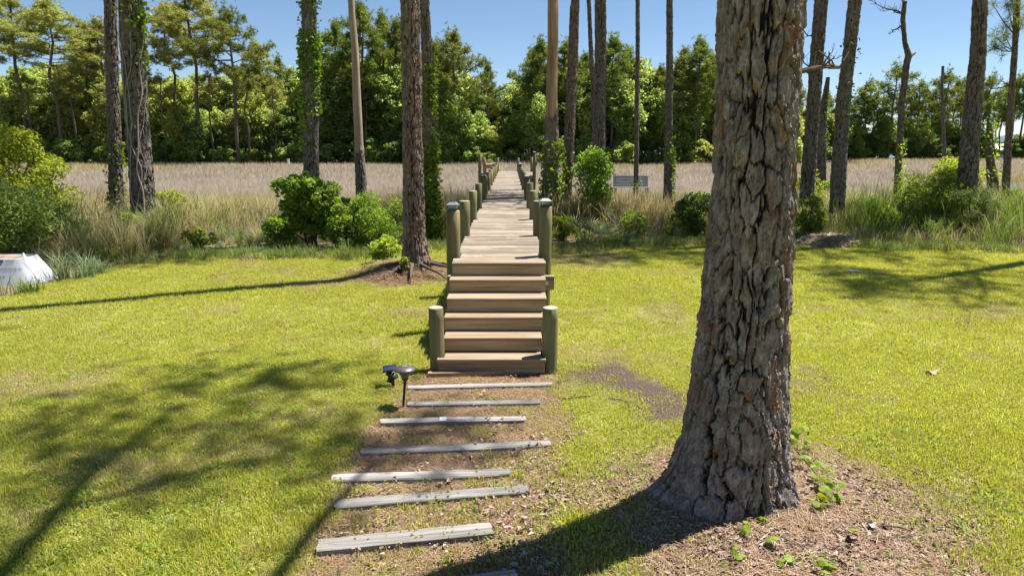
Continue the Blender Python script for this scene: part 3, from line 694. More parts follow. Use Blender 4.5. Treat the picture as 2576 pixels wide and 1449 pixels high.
# ------------------------------------------------------------------ hero pine
zs = np.concatenate([np.arange(-.12, 1.2, .0078), np.arange(1.2, 4.6, .0105), np.arange(4.6, 11, .12), [12, 13.5, 15.5, 17]])
hb = HERO; px_m = FOC/4.75
def hero_extra(TH, Z):
    lobes = .10*np.exp(-np.clip(Z, -.1, None)/.30)*(np.cos(TH-3.5)*.9+.8*np.cos(2*TH-1.2)*.5) 
    root = .28*np.exp(-((np.mod(TH-3.25+np.pi, 2*np.pi)-np.pi)/.33)**2)*np.exp(-np.clip(Z+.05, 0, None)/.10)
    root2 = .16*np.exp(-((np.mod(TH-5.6+np.pi, 2*np.pi)-np.pi)/.3)**2)*np.exp(-np.clip(Z+.05, 0, None)/.11)
    return lobes+root+root2+.012*np.sin(9*TH+2*np.sin(Z*2))*np.exp(-np.clip(Z, 0, None)/.7)
def axis_from(bu, bv, Yb, pts, z0=None):
    """pts: display (u, v, width px); returns centre line and radii in metres relative to the base"""
    base = at(bu, bv, Yb); out = []; rr = []
    for u, v, w_ in pts:
        q = at(u, v, Yb); out.append(q-base); rr.append(w_/2/FOC*(Yb*PC+(CAM_H-q[2])*PS))
    return base, np.array(out), rr
HY = HERO[1]
hp = [(1838, 1262, 300), (1852, 1080, 250), (1866, 900, 222), (1878, 760, 211), (1888, 600, 203), (1900, 400, 196), (1910, 200, 200), (1919, 0, 206)]
base, cl, rr = axis_from(1838, 1262, HY, hp)
cl[:, 1] = 0; cl = np.vstack([[0, 0, -.2], cl, [cl[-1][0]+.15, .1, 8], [cl[-1][0]+.2, .3, 17]]); rr = [rr[0]*1.0]+rr+[.23, .09]
cl[0][0] = 0; rr[0] = rr[1] = rr[2]*1.03
me, _ = trunk('pine trunk', cl, rr, 300, zs, M['bark'], (.088, .22), .026, 3, .13, .26, hero_extra)
hero = empty('pine_tree', (base[0], base[1], .02), 'huge old pine in the right foreground with thick plated bark and flared roots', 'pine tree')
ob('trunk', me, hero)
tx, ty = .35, .25
for (dx, dy, dz, s_, k) in ((0, 0, 10.5, 1., 0), (.4, 3.2, 10.2, .5, 1), (-1.3, 1.8, 12.8, .5, 2)):
    o = ob('crown', NEARP[0 if k == 0 else 3][0], hero, (tx+dx, ty+dy, dz), k, scale=(s_*.8, s_*.8, s_)); ob('limbs', NEARP[0 if k == 0 else 3][1], o)
b = MB()
b.tube([(tx, ty, 10.6), (tx, ty+1.6, 11.2), (tx+.1, ty+2.8, 11.9), (tx+.3, ty+4.4, 12.4)], [.085, .07, .055, .025], 8)
b.tube([(tx, ty+.1, 7.6), (tx+.25, ty+1.2, 7.9), (tx+.6, ty+2.2, 8.3)], [.055, .045, .022], 7)
b.tube([(tx, ty, 12), (tx-.9, ty+1.2, 12.9), (tx-1.6, ty+2.2, 13.6)], [.08, .06, .03], 7)
b.tube([(tx, ty+2.2, 11.6), (tx+1., ty+3, 12), (tx+1.9, ty+3.3, 12.4)], [.05, .04, .02], 6)
ob('limb', b.mesh('limb', M['bark2'], True, 'crack'), hero)
rg = np.random.default_rng(9)
for (q, n_, s_) in (((tx+.3, ty+4.5, 12.4), 150, .75), ((tx+1.9, ty+3.5, 12.4), 110, .55), ((tx-.5, ty+3.6, 12.2), 90, .5), ((tx-1.6, ty+2.2, 13.6), 150, .8), ((tx+1.1, ty+5.2, 12.6), 70, .4), ((tx-1.9, ty+3.6, 13.2), 80, .5), ((tx+2.9, ty+3.9, 12.6), 60, .4), ((tx+.2, ty+1.6, 13.), 90, .6), ((tx+.7, ty+2.4, 8.4), 14, .3)):
    T = rg.normal(size=(n_, 3))*s_*[1, 1, .5]; V = np.concatenate([tuft_mesh(rg, 16, .26, .02)+p for p in T]).reshape(-1, 3)
    ob('needle_cluster', mesh('needles', V, np.arange(len(V)).reshape(-1, 3), M['needles']), hero, q)

# ------------------------------------------------------------------ ivy and vines
def ivy(parent, cl, rr, zr, n, seed, az0=None, azs=1., L=.085, mat='ivy', out=.05):
    rg = np.random.default_rng(seed); z_ = rg.uniform(zr[0], zr[1], n*3)
    keep = (fbm(z_*1.3, z_*0+seed, seed) + rg.normal(size=n*3)*.25) > -.12; z_ = z_[keep][:n]
    a = rg.uniform(0, 2*np.pi, len(z_)) if az0 is None else az0+rg.normal(size=len(z_))*azs
    cl = np.array(cl); r = np.interp(z_, cl[:, 2], rr)+np.abs(rg.normal(size=len(z_)))*out+.02
    P = np.c_[np.interp(z_, cl[:, 2], cl[:, 0])+r*np.cos(a), np.interp(z_, cl[:, 2], cl[:, 1])+r*np.sin(a), z_]
    v, f = leaves(P, L, L*.85, rg, .1, .6); return ob('ivy', mesh('ivy leaves', v, f, M[mat]), parent)
def vinetube(parent, cl, rr, z0, z1, a0, tw, r, seed):
    rg = np.random.default_rng(seed); cl = np.array(cl); z_ = np.linspace(z0, z1, 60); a = a0 + tw*(z_-z0) + .5*n2(z_*1.6, z_*0+seed, seed)
    R = np.interp(z_, cl[:, 2], rr)+r*.8+.012
    P = np.c_[np.interp(z_, cl[:, 2], cl[:, 0])+R*np.cos(a), np.interp(z_, cl[:, 2], cl[:, 1])+R*np.sin(a), z_]
    b = MB(); b.tube(P, np.linspace(r, r*.5, 60), 5); ob('vine', b.mesh('vine', M['vine'], True), parent)

# ------------------------------------------------------------------ the other near trunks
# base (u, v) display, distance, [(u, v, width)], bark, ivy ranges, crown, label
def tree(bu, bv, Yb, pts, label, mat='bark2', plate=(.1, .2), depth=.02, flare=.06, H=17, crown=None, nu=76, ivys=(), cat='pine tree', name='pine_tree', seed=1, group=None, peel=None, top=None, vines=(), lean=None):
    u0 = at(bu, bv, Yb); gz = float(G(u0[0], Yb)); base, c_, r_ = axis_from(bu, bv, Yb, pts)
    base = np.array([u0[0], Yb, gz]); zoff = u0[2]-gz
    c_ = np.array([[q[0], 0, q[2]+zoff] for q in c_]); k = np.argsort(c_[:, 2]); c_ = c_[k]; r_ = [r_[i] for i in k]
    c_ = np.vstack([[c_[0][0], 0, -.2], c_]); r_ = [r_[0]*1.04]+r_
    if top is None:
        sl_ = (c_[-1][0]-c_[1][0])/max(c_[-1][2]-c_[1][2], .5)*.5
        c_ = np.vstack([c_, [c_[-1][0]+sl_*(H*.5-c_[-1][2]), .1, H*.6], [c_[-1][0]+sl_*(H-c_[-1][2])*.6, .2, H]]); r_ += [r_[-1]*.75, .05]
        zmax = H
    else: zmax = c_[-1][2]
    vis = min(zmax, 8.); dz = .045 if Yb > 15 else .03
    zs = np.concatenate([np.arange(-.15, vis, dz), np.arange(vis, zmax, .5), [zmax]])
    me, _ = trunk('trunk', c_, r_, nu, zs, [M[m] for m in mat] if isinstance(mat, tuple) else M[mat], plate, depth, seed, flare, .22, None, peel)
    e = empty(name, base, label, cat, group)
    ob('trunk', me, e)
    if crown is not None:
        pr = NEARP[crown % 3 if crown < 4 else 3]; zc = H-8.6 if crown < 4 else H-5.8
        cx = np.interp(zc+4, c_[:, 2], c_[:, 0]); o = ob('crown', pr[0], e, (cx, .1, zc), seed*1.7, scale=(.85, .85, 1)); ob('limbs', pr[1], o)
    for iv in ivys: ivy(e, c_, r_, iv[0], iv[1], seed+50, *iv[2:])
    for vn in vines: vinetube(e, c_, r_, *vn)
    return e, c_, r_
tree(297, 545, 18.5, [(298, 600, 34), (290, 400, 31), (283, 200, 30), (277, 0, 30)], 'straight slim pine with ivy up its foot, just left of the vine wrapped pine', 'bark2', crown=0, seed=11, ivys=(((0, 2.6), 420, None, 1, .09),), depth=.02)
tree(362, 602, 17.6, [(366, 600, 66), (358, 500, 56), (350, 400, 54), (340, 250, 55), (334, 120, 56), (329, 0, 53)], 'thick leaning pine at the left wrapped in bare grey woody vines', 'bark2', (.12, .26), .03, .09, crown=1, seed=12, nu=96, ivys=(((5.2, 9.), 500, -.6, .9, .11, 'ivy', .12), ((4.2, 6.3), 160, -.2, .5, .1)),
     vines=((.0, 6.5, -1.2, .12, .022, 1), (.3, 7, -1.7, -.1, .016, 2), (1.4, 6., -.9, -.35, .013, 3), (2.5, 7.2, -2.1, .3, .012, 4), (0., 4., -1.5, .3, .012, 5)))
tree(784, 600, 17.6, [(786, 600, 42), (784, 465, 38), (782, 350, 39), (780, 200, 37), (779, 100, 37), (778, 0, 36)], 'tall pine with bright ivy climbing both sides, standing behind the big leafy shrub', 'bark2', crown=2, seed=13, ivys=(((2.3, 7.5), 1100, -2.6, .65, .09), ((3.2, 6.8), 700, -.4, .6, .09)))
def peel4(Z, TH): return sm(1.75, 1.95, Z+.25*n2(TH*1.3, Z*3, 4))
tree(908, 600, 20., [(911, 600, 27), (909, 480, 27), (905, 400, 25), (898, 250, 24), (892, 120, 21), (886, 40, 20), (884, 0, 19)], 'dead pale trunk stripped of its bark except at the foot', ('bark2', 'bare'), depth=.02, seed=14, H=13, peel=lambda Z, TH: sm(2.3, 2.6, Z+.3*n2(TH*1.3, Z*3, 4)), cat='dead tree', name='dead_tree')
t5 = tree(1042, 690, float(T5B[1]), [(1046, 690, 66), (1043, 600, 56), (1040, 450, 52), (1038, 300, 49), (1035, 150, 47), (1031, 0, 46)], 'large pine left of the stairs, growing from a mound of roots and pine straw', 'bark3', (.10, .22), .024, .12, crown=3, seed=15, nu=130, H=25)
b = MB(); rgr = np.random.default_rng(44)
for k in range(8):
    a = -3.+k*.52+rgr.normal()*.2; L = rgr.uniform(.45, .95); d = np.array([math.cos(a), math.sin(a), 0]); s_ = np.array([-d[1], d[0], 0])*rgr.normal()*.25
    P = [d*.2+[0, 0, .07], d*(.2+L*.4)+s_*.3+[0, 0, .03], d*(.2+L*.75)+s_*.8+[0, 0, -.02], d*(.2+L)+s_*1.2+[0, 0, -.12]]
    b.tube(P, [.045, .03, .02, .01], 7)
ob('root', b.mesh('roots', M['twig'], True), t5[0])
tree(1086, 600, 17.8, [(1087, 600, 38), (1083, 450, 33), (1079, 300, 30), (1075, 150, 28), (1068, 0, 25)], 'ivy covered pine partly hidden behind the large pine left of the stairs', 'bark2', crown=4, seed=16, ivys=(((0., 4.5), 1400, -.7, .9, .09), ((0, 2.4), 500, -1.6, .9, .1)), depth=.02)
def peel7(Z, TH): return np.clip(sm(3.1, 3.6, Z+.9*n2(TH*.8, Z*.7, 21)), 0, 1)
tree(1386, 495, 19.8, [(1384, 600, 44), (1384, 495, 42), (1386, 400, 36), (1388, 250, 33), (1391, 100, 32), (1391, 0, 31)], 'standing dead pine right of the boardwalk with orange brown bare wood showing above peeling bark', ('bark3', 'bareorange'), seed=17, H=13, cat='dead tree', name='dead_tree', peel=peel7, ivys=(((0., 2.6), 700, None, 1, .09), ((1.2, 2.7), 300, -.6, 1.3, .1, 'ivy', .16)), depth=.025)
tree(1423, 498, 20.4, [(1421, 600, 29), (1424, 498, 27), (1432, 350, 26), (1439, 200, 25), (1443, 100, 24), (1447, 0, 23)], 'slim reddish pine leaning slightly right, just right of the dead orange wood pine', 'bark3', crown=4, seed=18, depth=.018)
tree(1500, 470, 24.5, [(1503, 560, 14), (1498, 360, 13), (1488, 150, 12), (1481, 0, 10)], 'very thin trunk just left of the straight grey plated pine and partly behind it', 'bark2', (.08, .15), .012, .03, seed=19, crown=5, H=15, nu=40)
tree(1509, 500, 22., [(1510, 600, 34), (1508, 400, 31), (1509, 250, 30), (1511, 100, 29), (1510, 0, 29)], 'straight grey pine with even bark plates rising from behind the round green shrub', 'bark2', crown=0, seed=20)
tree(1600, 520, 22.5, [(1598, 600, 14), (1600, 500, 13), (1602, 350, 12), (1604, 150, 11), (1604, 0, 11)], 'thin dark pole of a tree standing in front of the slatted bench', 'bark2', (.08, .14), .01, .02, seed=21, crown=5, H=14, nu=40, ivys=(((0, 1.7), 160, -1.4, 1.2, .07),))
tree(1679, 562, 20.6, [(1679, 560, 24), (1680, 450, 20), (1683, 300, 18), (1684, 200, 18), (1684, 0, 16)], 'slender pine with ivy low on its trunk between the thin pole and the huge pine', 'bark2', (.08, .16), .014, .05, seed=22, crown=5, H=15, nu=56, ivys=(((.9, 2.9), 330, -.4, .8, .08),))
e14, c14, r14 = tree(2030, 500, 20., [(2026, 600, 36), (2030, 480, 34), (2044, 300, 32), (2057, 120, 33), (2065, 0, 32)], 'rough barked pine immediately right of the huge foreground pine', 'bark2', (.11, .2), .024, crown=1, seed=23)
tree(2066, 440, 25., [(2064, 560, 26), (2066, 390, 24), (2070, 290, 20), (2083, 195, 9)], 'short broken trunk leaning behind the rough barked pine, its top snapped off', 'bark2', (.09, .16), .018, seed=24, top=True, cat='dead tree', name='dead_tree', ivys=(((3.0, 5.), 120, -.3, .8, .08),))
tree(2104, 545, 18.6, [(2098, 640, 38), (2105, 540, 37), (2112, 400, 36), (2122, 250, 33), (2138, 120, 31), (2150, 0, 31)], 'pine leaning right with small leaves up its sides, third trunk right of the huge pine', 'bark2', crown=2, seed=25, ivys=(((3.1, 5.2), 120, -.1, 1.6, .08, 'leafdark', .05),))
e16, c16, r16 = tree(2256, 500, 19.5, [(2253, 620, 17), (2256, 500, 16), (2262, 380, 15), (2268, 260, 15), (2281, 165, 15), (2287, 140, 16), (2277, 105, 11), (2272, 50, 11), (2277, 0, 10)], 'crooked dead slender tree with a broken pale stub at its bend', 'bark2', (.08, .14), .014, .02, seed=26, H=9, nu=44, cat='dead tree', name='dead_tree', ivys=(((1.2, 2.6), 140, -1.2, .8, .07, 'leafyellow'),))
tree(2376, 430, 38., [(2377, 480, 10), (2376, 400, 9.5), (2372, 300, 8), (2370, 215, 7), (2372, 167, 6.5)], 'bare broken snag in the marsh between the crooked dead tree and the thick pine', 'bark2', (.08, .14), .014, .02, seed=27, top=True, nu=30, cat='dead tree', name='dead_tree')
e18, c18, r18 = tree(2432, 500, 18.6, [(2428, 600, 50), (2432, 470, 46), (2445, 300, 41), (2458, 150, 36), (2466, 0, 32)], 'thick pine near the right edge with broad grey bark plates', 'bark2', (.12, .22), .022, .06, crown=3, seed=28, nu=90)
tree(2492, 455, 22.5, [(2502, 520, 26), (2496, 450, 26), (2491, 400, 18), (2490, 330, 14), (2489, 300, 9)], 'dark vine hung broken stump right behind the thick pine', 'bark2', (.09, .14), .02, .05, seed=29, top=True, cat='dead tree', name='dead_tree', ivys=(((.8, 3.6), 320, -1.2, 1.4, .09, 'leafmid', .1),), nu=50)
e19, c19, r19 = tree(2530, 480, 19.5, [(2527, 600, 19), (2531, 470, 18), (2539, 330, 16), (2549, 180, 14), (2561, 0, 13)], 'slender pine at the right edge with one green needled branch high on its left', 'bark3', (.08, .16), .012, .04, seed=30, crown=5, H=15, nu=50)
off = empty('pine_tree', (13.6, 15.6, 0), 'tall pine just outside the right of the picture that shades the far lawn', 'pine tree')
b = MB(); b.tube([(0, 0, -.1), (0, 0, 8), (.2, 0, 16)], [.22, .17, .05], 12); ob('trunk', b.mesh('trunk', M['farbark'], True), off)
o = ob('crown', NEARP[2][0], off, (.1, 0, 9), 1.); ob('limbs', NEARP[2][1], o)

def dead_twigs(parent, p0, dirs, seed, r=.02, name='dead_branch'):
    rg = np.random.default_rng(seed); b = MB()
    for d, L in dirs:
        d = np.array(d, float); d /= np.linalg.norm(d); P = [np.array(p0, float)]
        for k in range(5): d2 = d+rg.normal(size=3)*.28; P.append(P[-1]+d2*L/5)
        b.tube(P, np.linspace(r, .006, 6), 5)
        for k in range(1, 6):
            for _ in range(2):
                e = d+rg.normal(size=3)*.9; e[2] += .5; e /= np.linalg.norm(e); l = L*rg.uniform(.15, .35)
                b.tube([P[k], P[k]+e*l*.5, P[k]+e*l+rg.normal(size=3)*.04+[0, 0, l*.2]], [.009, .006, .003], 4)
    ob(name, b.mesh('twigs', M['twig']), parent)
def rel(e, u, v): return at(u, v, e.location.y)-np.array(e.location)
dead_twigs(hero, rel(hero, 2008, 182)-[.0, 0, 0], [((1, .1, .25), .22)], 3, .018)
dead_twigs(e14, rel(e14, 2042, 190), [((-1, -.2, .1), .55), ((-.7, -.3, .9), .8)], 4, .025)
dead_twigs(e14, rel(e14, 2060, 170), [((1, -.3, .6), .6), ((.6, .2, .9), .6)], 5, .022)
dead_twigs(e14, rel(e14, 2040, 90), [((-1, -.1, .9), .7)], 6, .022)
dead_twigs(e16, rel(e16, 2274, 35), [((-1, 0, .5), .9), ((-.8, 0, .2), .6)], 7, .022)
dead_twigs(e16, rel(e16, 2272, 62), [((-1, 0, -.7), .4)], 8, .03)
b = MB(); p = rel(e16, 2287, 143); b.tube([p, p+[.09, 0, .05], p+[.16, 0, .1]], [.06, .045, .03], 7); ob('broken_stub', b.mesh('stub', M['bare']), e16)
dead_twigs(e19, rel(e19, 2538, 215), [((-1, 0, .0), .7), ((-1, .2, .4), .4)], 9, .02)
# green needled branch
b = MB(); p0 = rel(e19, 2552, 150); tips = [rel(e19, u, v) for u, v in ((2522, 60), (2545, 50), (2500, 95), (2515, 120), (2490, 118), (2535, 95), (2555, 20), (2510, 20), (2530, 8), (2495, 10), (2560, 60))]
rg = np.random.default_rng(8); V = []
for k, q in enumerate(tips):
    q = q+[0, rg.normal()*.2, 0]; src = rel(e19, 2554, 90 if q[2] > p0[2]+.8 else 130)
    b.tube([src, (src+q)/2+[0, 0, -.06], q], [.02, .014, .008], 5)
    for _ in range(5): V.append(tuft_mesh(rg, 46, .26, .009, up=.15)+q+rg.normal(size=3)*.09)
ob('green_branch', b.mesh('branch', M['twig']), e19); V = np.concatenate(V).reshape(-1, 3)
ob('needles', mesh('needles', V, np.arange(len(V)).reshape(-1, 3), M['needles']), e19)
# ------------------------------------------------------------------ geometry-node scatter (for stuff nobody could count)
def proto_coll(name, meshes):
    c = bpy.data.collections.new(name)
    for i, m in enumerate(meshes):
        o = bpy.data.objects.new(f'{name} piece {i:02d}', m); c.objects.link(o)
    return c
def scatter(name, meshes, P, rz, sc, tilt=None, idx=None, label=None, cat=None, parent=None, seed=0):
    n = len(P); rg = np.random.default_rng(seed)
    me = bpy.data.meshes.new(name); me.vertices.add(n); me.vertices.foreach_set('co', np.asarray(P, np.float32).ravel())
    rot = np.zeros((n, 3), np.float32); rot[:, 2] = rz
    if tilt is not None: rot[:, :2] = tilt
    a = me.attributes.new('rot', 'FLOAT_VECTOR', 'POINT'); a.data.foreach_set('vector', rot.ravel())
    sc = np.asarray(sc, np.float32); sc = np.repeat(sc[:, None], 3, 1) if sc.ndim == 1 else sc
    a = me.attributes.new('scl', 'FLOAT_VECTOR', 'POINT'); a.data.foreach_set('vector', sc.astype(np.float32).ravel())
    idx = rg.integers(len(meshes), size=n) if idx is None else idx
    a = me.attributes.new('pick', 'INT', 'POINT'); a.data.foreach_set('value', np.asarray(idx, np.int32))
    ng = bpy.data.node_groups.new(name, 'GeometryNodeTree')
    ng.interface.new_socket('Geometry', in_out='INPUT', socket_type='NodeSocketGeometry'); ng.interface.new_socket('Geometry', in_out='OUTPUT', socket_type='NodeSocketGeometry')
    N = ng.nodes; Lk = ng.links; gi = N.new('NodeGroupInput'); go = N.new('NodeGroupOutput')
    ci = N.new('GeometryNodeCollectionInfo'); ci.inputs['Collection'].default_value = proto_coll(name, meshes); ci.inputs['Separate Children'].default_value = True; ci.inputs['Reset Children'].default_value = True
    ip = N.new('GeometryNodeInstanceOnPoints'); ip.inputs['Pick Instance'].default_value = True
    def na(nm, tp):
        q = N.new('GeometryNodeInputNamedAttribute'); q.data_type = tp; q.inputs['Name'].default_value = nm; return [o for o in q.outputs if o.enabled and o.name == 'Attribute'][0]
    Lk.new(gi.outputs[0], ip.inputs['Points']); Lk.new(ci.outputs[0], ip.inputs['Instance']); Lk.new(na('pick', 'INT'), ip.inputs['Instance Index'])
    Lk.new(na('rot', 'FLOAT_VECTOR'), ip.inputs['Rotation']); Lk.new(na('scl', 'FLOAT_VECTOR'), ip.inputs['Scale']); Lk.new(ip.outputs[0], go.inputs[0])
    o = ob(name, me, parent, kind='stuff', label=label, cat=cat); md = o.modifiers.new('scatter', 'NODES'); md.node_group = ng
    return o
def blades(rg, n, rad, L, w, bend, segs=2, curl=0., stiff=.25):
    base = rg.normal(size=(n, 2))*rad*.5; az = rg.uniform(0, 2*np.pi, n); lean = np.abs(rg.normal(size=n))*bend+stiff*.3; L = L*rg.uniform(.55, 1.15, n); ww = w*rg.uniform(.7, 1.2, n)
    d = np.c_[np.cos(az), np.sin(az)]; out = (base/(rad+1e-6)); d = d+out*.7; d /= np.linalg.norm(d, axis=1)[:, None]; sd = np.c_[-d[:, 1], d[:, 0]]
    tw = rg.uniform(-.9, .9, n); sd = sd*np.cos(tw)[:, None] + d*np.sin(tw)[:, None]
    V = []; H = []
    hh = 0; xx = np.zeros(n); zz = np.zeros(n)
    for s_ in range(segs+1):
        f = s_/segs; wd = ww*(1-f**1.8)*(.9 if s_ else .8)+ww*.05
        c = np.c_[base+d*xx[:, None], zz]; e = np.c_[sd*wd[:, None]*.5, np.zeros(n)]
        V.append(c-e); V.append(c+e); H += [np.full(n, f)]*2
        ang = lean*(.35+f*1.3)+curl*f*f; ang = np.minimum(ang, 2.3); xx = xx+np.sin(ang)*L/segs; zz = zz+np.cos(ang)*L/segs
    V = np.stack(V, 1); H = np.stack(H, 1); k = 2*(segs+1); o = (np.arange(n)*k)[:, None]
    F = np.concatenate([o+np.array([[2*s_, 2*s_+1, 2*s_+3, 2*s_+2]]) for s_ in range(segs)])
    return V.reshape(-1, 3), F, H.ravel()
def clumps(k, mats, seed, *a, **kw):
    out = []
    for i in range(k):
        rg = np.random.default_rng(seed+i); v, f, h = blades(rg, *a, **kw); out.append(mesh('blades', v, f, mats[i % len(mats)], False, {'h': h}))
    return out
rg = np.random.default_rng(77)
# lawn
def lawn_pts(n, x0, x1, y0, y1):
    x = rg.uniform(x0, x1, n); y = rg.uniform(y0, y1, n); k = np.abs(x) < y*.79+.5; return x[k], y[k]
def lawn_density(x, y):
    pa, di, he, li, fa, dk = masks(x, y)
    patch = sm(-.15, .35, fbm(x*1.9+3, y*1.9, 55)); patch2 = sm(.2, .6, fbm(x*2.3, y*2.3, 57))
    d = 1-np.clip(pa*(1-.6*patch2-.4*patch), 0, 1)*.88; d = d*(1-.93*di)*(1-he*(.78-.62*patch)); d = d*(1-.85*li)*(1-fa)*(1-.8*dk)
    bare = sm(.46, .62, fbm(x*.9+40, y*.9, 59))*.55*sm(9, 5, y)
    return d*(1-bare), he, pa
xa, ya = lawn_pts(30000, -7, 7, 2.6, 8.); xb, yb = lawn_pts(52000, -14, 14, 8., 17.8)
x = np.r_[xa, xb]; y = np.r_[ya, yb]; den, he, pa = lawn_density(x, y); k = rg.uniform(size=len(x)) < den
x, y, he, pa = x[k], y[k], he[k], pa[k]
for T_ in TIMB:
    dx, dy = x-T_[0][0], y-T_[0][1]; c_, s_ = math.cos(T_[3]), math.sin(T_[3]); lx = dx*c_+dy*s_; ly = -dx*s_+dy*c_
    k = (np.abs(lx) < T_[1]/2+.02) & (np.abs(ly) < T_[2]/2+.015); x, y, he, pa = x[~k], y[~k], he[~k], pa[~k]
k = (np.abs(x+.2) < .62) & (y > 7.06); x, y, he, pa = x[~k], y[~k], he[~k], pa[~k]
dryp = np.clip(.08+.55*he+.4*pa + .75*sm(.05, .4, fbm(x*.9, y*.9, 61)), 0, .92); dry = rg.uniform(size=len(x)) < dryp
LW = clumps(5, [M['lawn']], 300, 46, .10, .042, .0058, .8, 2, curl=.4) + clumps(2, [M['lawn']], 310, 22, .09, .05, .010, 1., 2, curl=.4) + clumps(4, [M['lawndry']], 320, 42, .1, .042, .0048, 1.1, 2, curl=.3)
idx = np.where(dry, 7+rg.integers(4, size=len(x)), rg.integers(7, size=len(x)))
far_s = 1+.35*sm(6, 15, y)
hgt = (.75+.5*(fbm(x*1.1, y*1.1, 63)+.5))*rg.uniform(.7, 1.4, len(x))*(1+.3*sm(7, 3.5, y))
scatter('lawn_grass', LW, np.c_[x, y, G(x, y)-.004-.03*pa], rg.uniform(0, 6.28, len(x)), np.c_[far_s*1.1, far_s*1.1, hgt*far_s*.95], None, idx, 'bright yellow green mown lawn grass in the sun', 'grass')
# little taller tufts in the bare places
n = 1500; x = rg.uniform(-2.4, 4.4, n); y = rg.uniform(3., 8.5, n); pa, di, he, li, fa, dk = masks(x, y)
k = ((pa > .4) | (he > .4) | (di > .5)) & (fbm(x*2, y*2, 91)+.25*rg.normal(size=n) > .02) & ~((np.abs(x+.2) < .62) & (y > 7.0)) & (np.hypot(x-HERO[0], y-HERO[1]) > .55); x, y = x[k], y[k]
TF = clumps(4, [M['reed']], 340, 26, .05, .085, .006, .8, 3, curl=.5) + clumps(2, [M['lawn']], 346, 30, .06, .09, .006, .8, 3, curl=.4)
scatter('weed_tufts', TF, np.c_[x, y, G(x, y)-.03], rg.uniform(0, 6.28, len(x)), rg.uniform(.35, 1.0, len(x)), None, None, 'small grass and weed tufts sprouting through the pine straw', 'weeds')
# clover like broad leaves near the bottom of the picture
def rosette(seed, n=14, L=.03):
    rr_ = np.random.default_rng(seed); P = rr_.normal(size=(n, 3))*[.05, .05, .012]+[0, 0, .035]; v, f = leaves(P, L, L*.8, rr_, 1.2); return mesh('leaflets', v, f, M['leafyellow'] if seed % 2 else M['leafmid'])
n = 4200; x = rg.uniform(-5, 5, n); y = rg.uniform(2.8, 7.5, n); den, he, pa = lawn_density(x, y); k = (fbm(x*1.5+11, y*1.5, 71)+sm(6., 3.2, y)*.5-.1 > .16) & (rg.uniform(size=n) < den+.05) & (np.abs(x) < y*.8+.4) & (np.hypot(x-HERO[0], y-HERO[1]) > .5); x, y = x[k], y[k]
scatter('lawn_weeds', [rosette(400+i) for i in range(5)], np.c_[x, y, G(x, y)], rg.uniform(0, 6.28, len(x)), rg.uniform(.5, 1., len(x)), None, None, 'low clover and broad leaved weeds mixed in the near lawn', 'weeds')
# pine straw
def strawpile(seed, n, L, w, rad, mat, flat=.12):
    rr_ = np.random.default_rng(seed); P = rr_.normal(size=(n, 3))*[rad*.5, rad*.5, .006]; P[:, 2] = np.abs(P[:, 2])+.004; a = rr_.uniform(0, 6.28, n); el = rr_.normal(size=n)*flat
    d = np.c_[np.cos(a)*np.cos(el), np.sin(a)*np.cos(el), np.sin(el)]*L*rr_.uniform(.5, 1.1, n)[:, None]*.5; s_ = np.c_[-np.sin(a), np.cos(a), 0*a]*w*.5; cv = np.c_[-np.sin(a), np.cos(a), 0*a]*(rr_.normal(size=n)*L*.12)[:, None]
    v = np.stack([P-d-s_, P-d+s_, P+cv-s_, P+cv+s_, P+d-s_*.5, P+d+s_*.5], 1).reshape(-1, 3); o = (np.arange(n)*6)[:, None]
    return mesh('straw', v, np.concatenate([o+np.array([[0, 1, 3, 2]]), o+np.array([[2, 3, 5, 4]])]), mat)
n = 12500; x = rg.uniform(-3.2, 4.5, n); y = rg.uniform(2.6, 8.3, n); pa, di, he, li, fa, dk = masks(x, y); k = rg.uniform(size=n) < np.clip(pa*1.+he*.45+li*.5-di*.9, 0, 1)
k &= ~((np.abs(x+.2) < .6) & (y > 7.06)); x, y = x[k], y[k]
x2 = np.r_[T5B[0]+rg.normal(size=500)*.6, rg.uniform(.7, 2.4, 200)]; y2 = np.r_[T5B[1]-.3+rg.normal(size=500)*.35, rg.uniform(14.5, 17.5, 200)]; x = np.r_[x, x2]; y = np.r_[y, y2]
pa = masks(x, y)[0]
scatter('pine_straw', [strawpile(500+i, 30, .15, .0027, .17, M['pinestraw']) for i in range(5)], np.c_[x, y, G(x, y)-.03*pa], rg.uniform(0, 6.28, len(x)), np.clip(rg.uniform(.7, 1.2, len(x))*(1+(y > 10)*.8), 0, 3), None, None, 'brown fallen pine needles covering the path and the bare ground', 'pine straw')
# bark flakes and chips
def flakes(seed, n, s, rad):
    rr_ = np.random.default_rng(seed); P = rr_.normal(size=(n, 3))*[rad*.5, rad*.5, .004]; P[:, 2] = np.abs(P[:, 2])+.006; V = []; F = []
    for k in range(n):
        m_ = 6; a = np.sort(rr_.uniform(0, 6.28, m_)); r = s*rr_.uniform(.35, 1.)*rr_.uniform(.7, 1.2, m_); v = np.c_[np.cos(a)*r, np.sin(a)*r*.6, rr_.normal(size=m_)*s*.12]; R = np.array(Matrix.Rotation(rr_.uniform(0, 6.28), 3, 'Z') @ Matrix.Rotation(rr_.normal()*.35, 3, 'X'))
        top = v@R.T+P[k]; bot = top-[0, 0, s*.13]; V += [top, bot]; o = k*2*m_
        F.append(('n', [o+j for j in range(m_)])); F += [('q', [o+j, o+m_+j, o+m_+(j+1) % m_, o+(j+1) % m_]) for j in range(m_)]
    return mesh('flakes', np.concatenate(V), [np.array([f for t_, f in F if t_ == 'n']), np.array([f for t_, f in F if t_ == 'q'])], M['flake'])
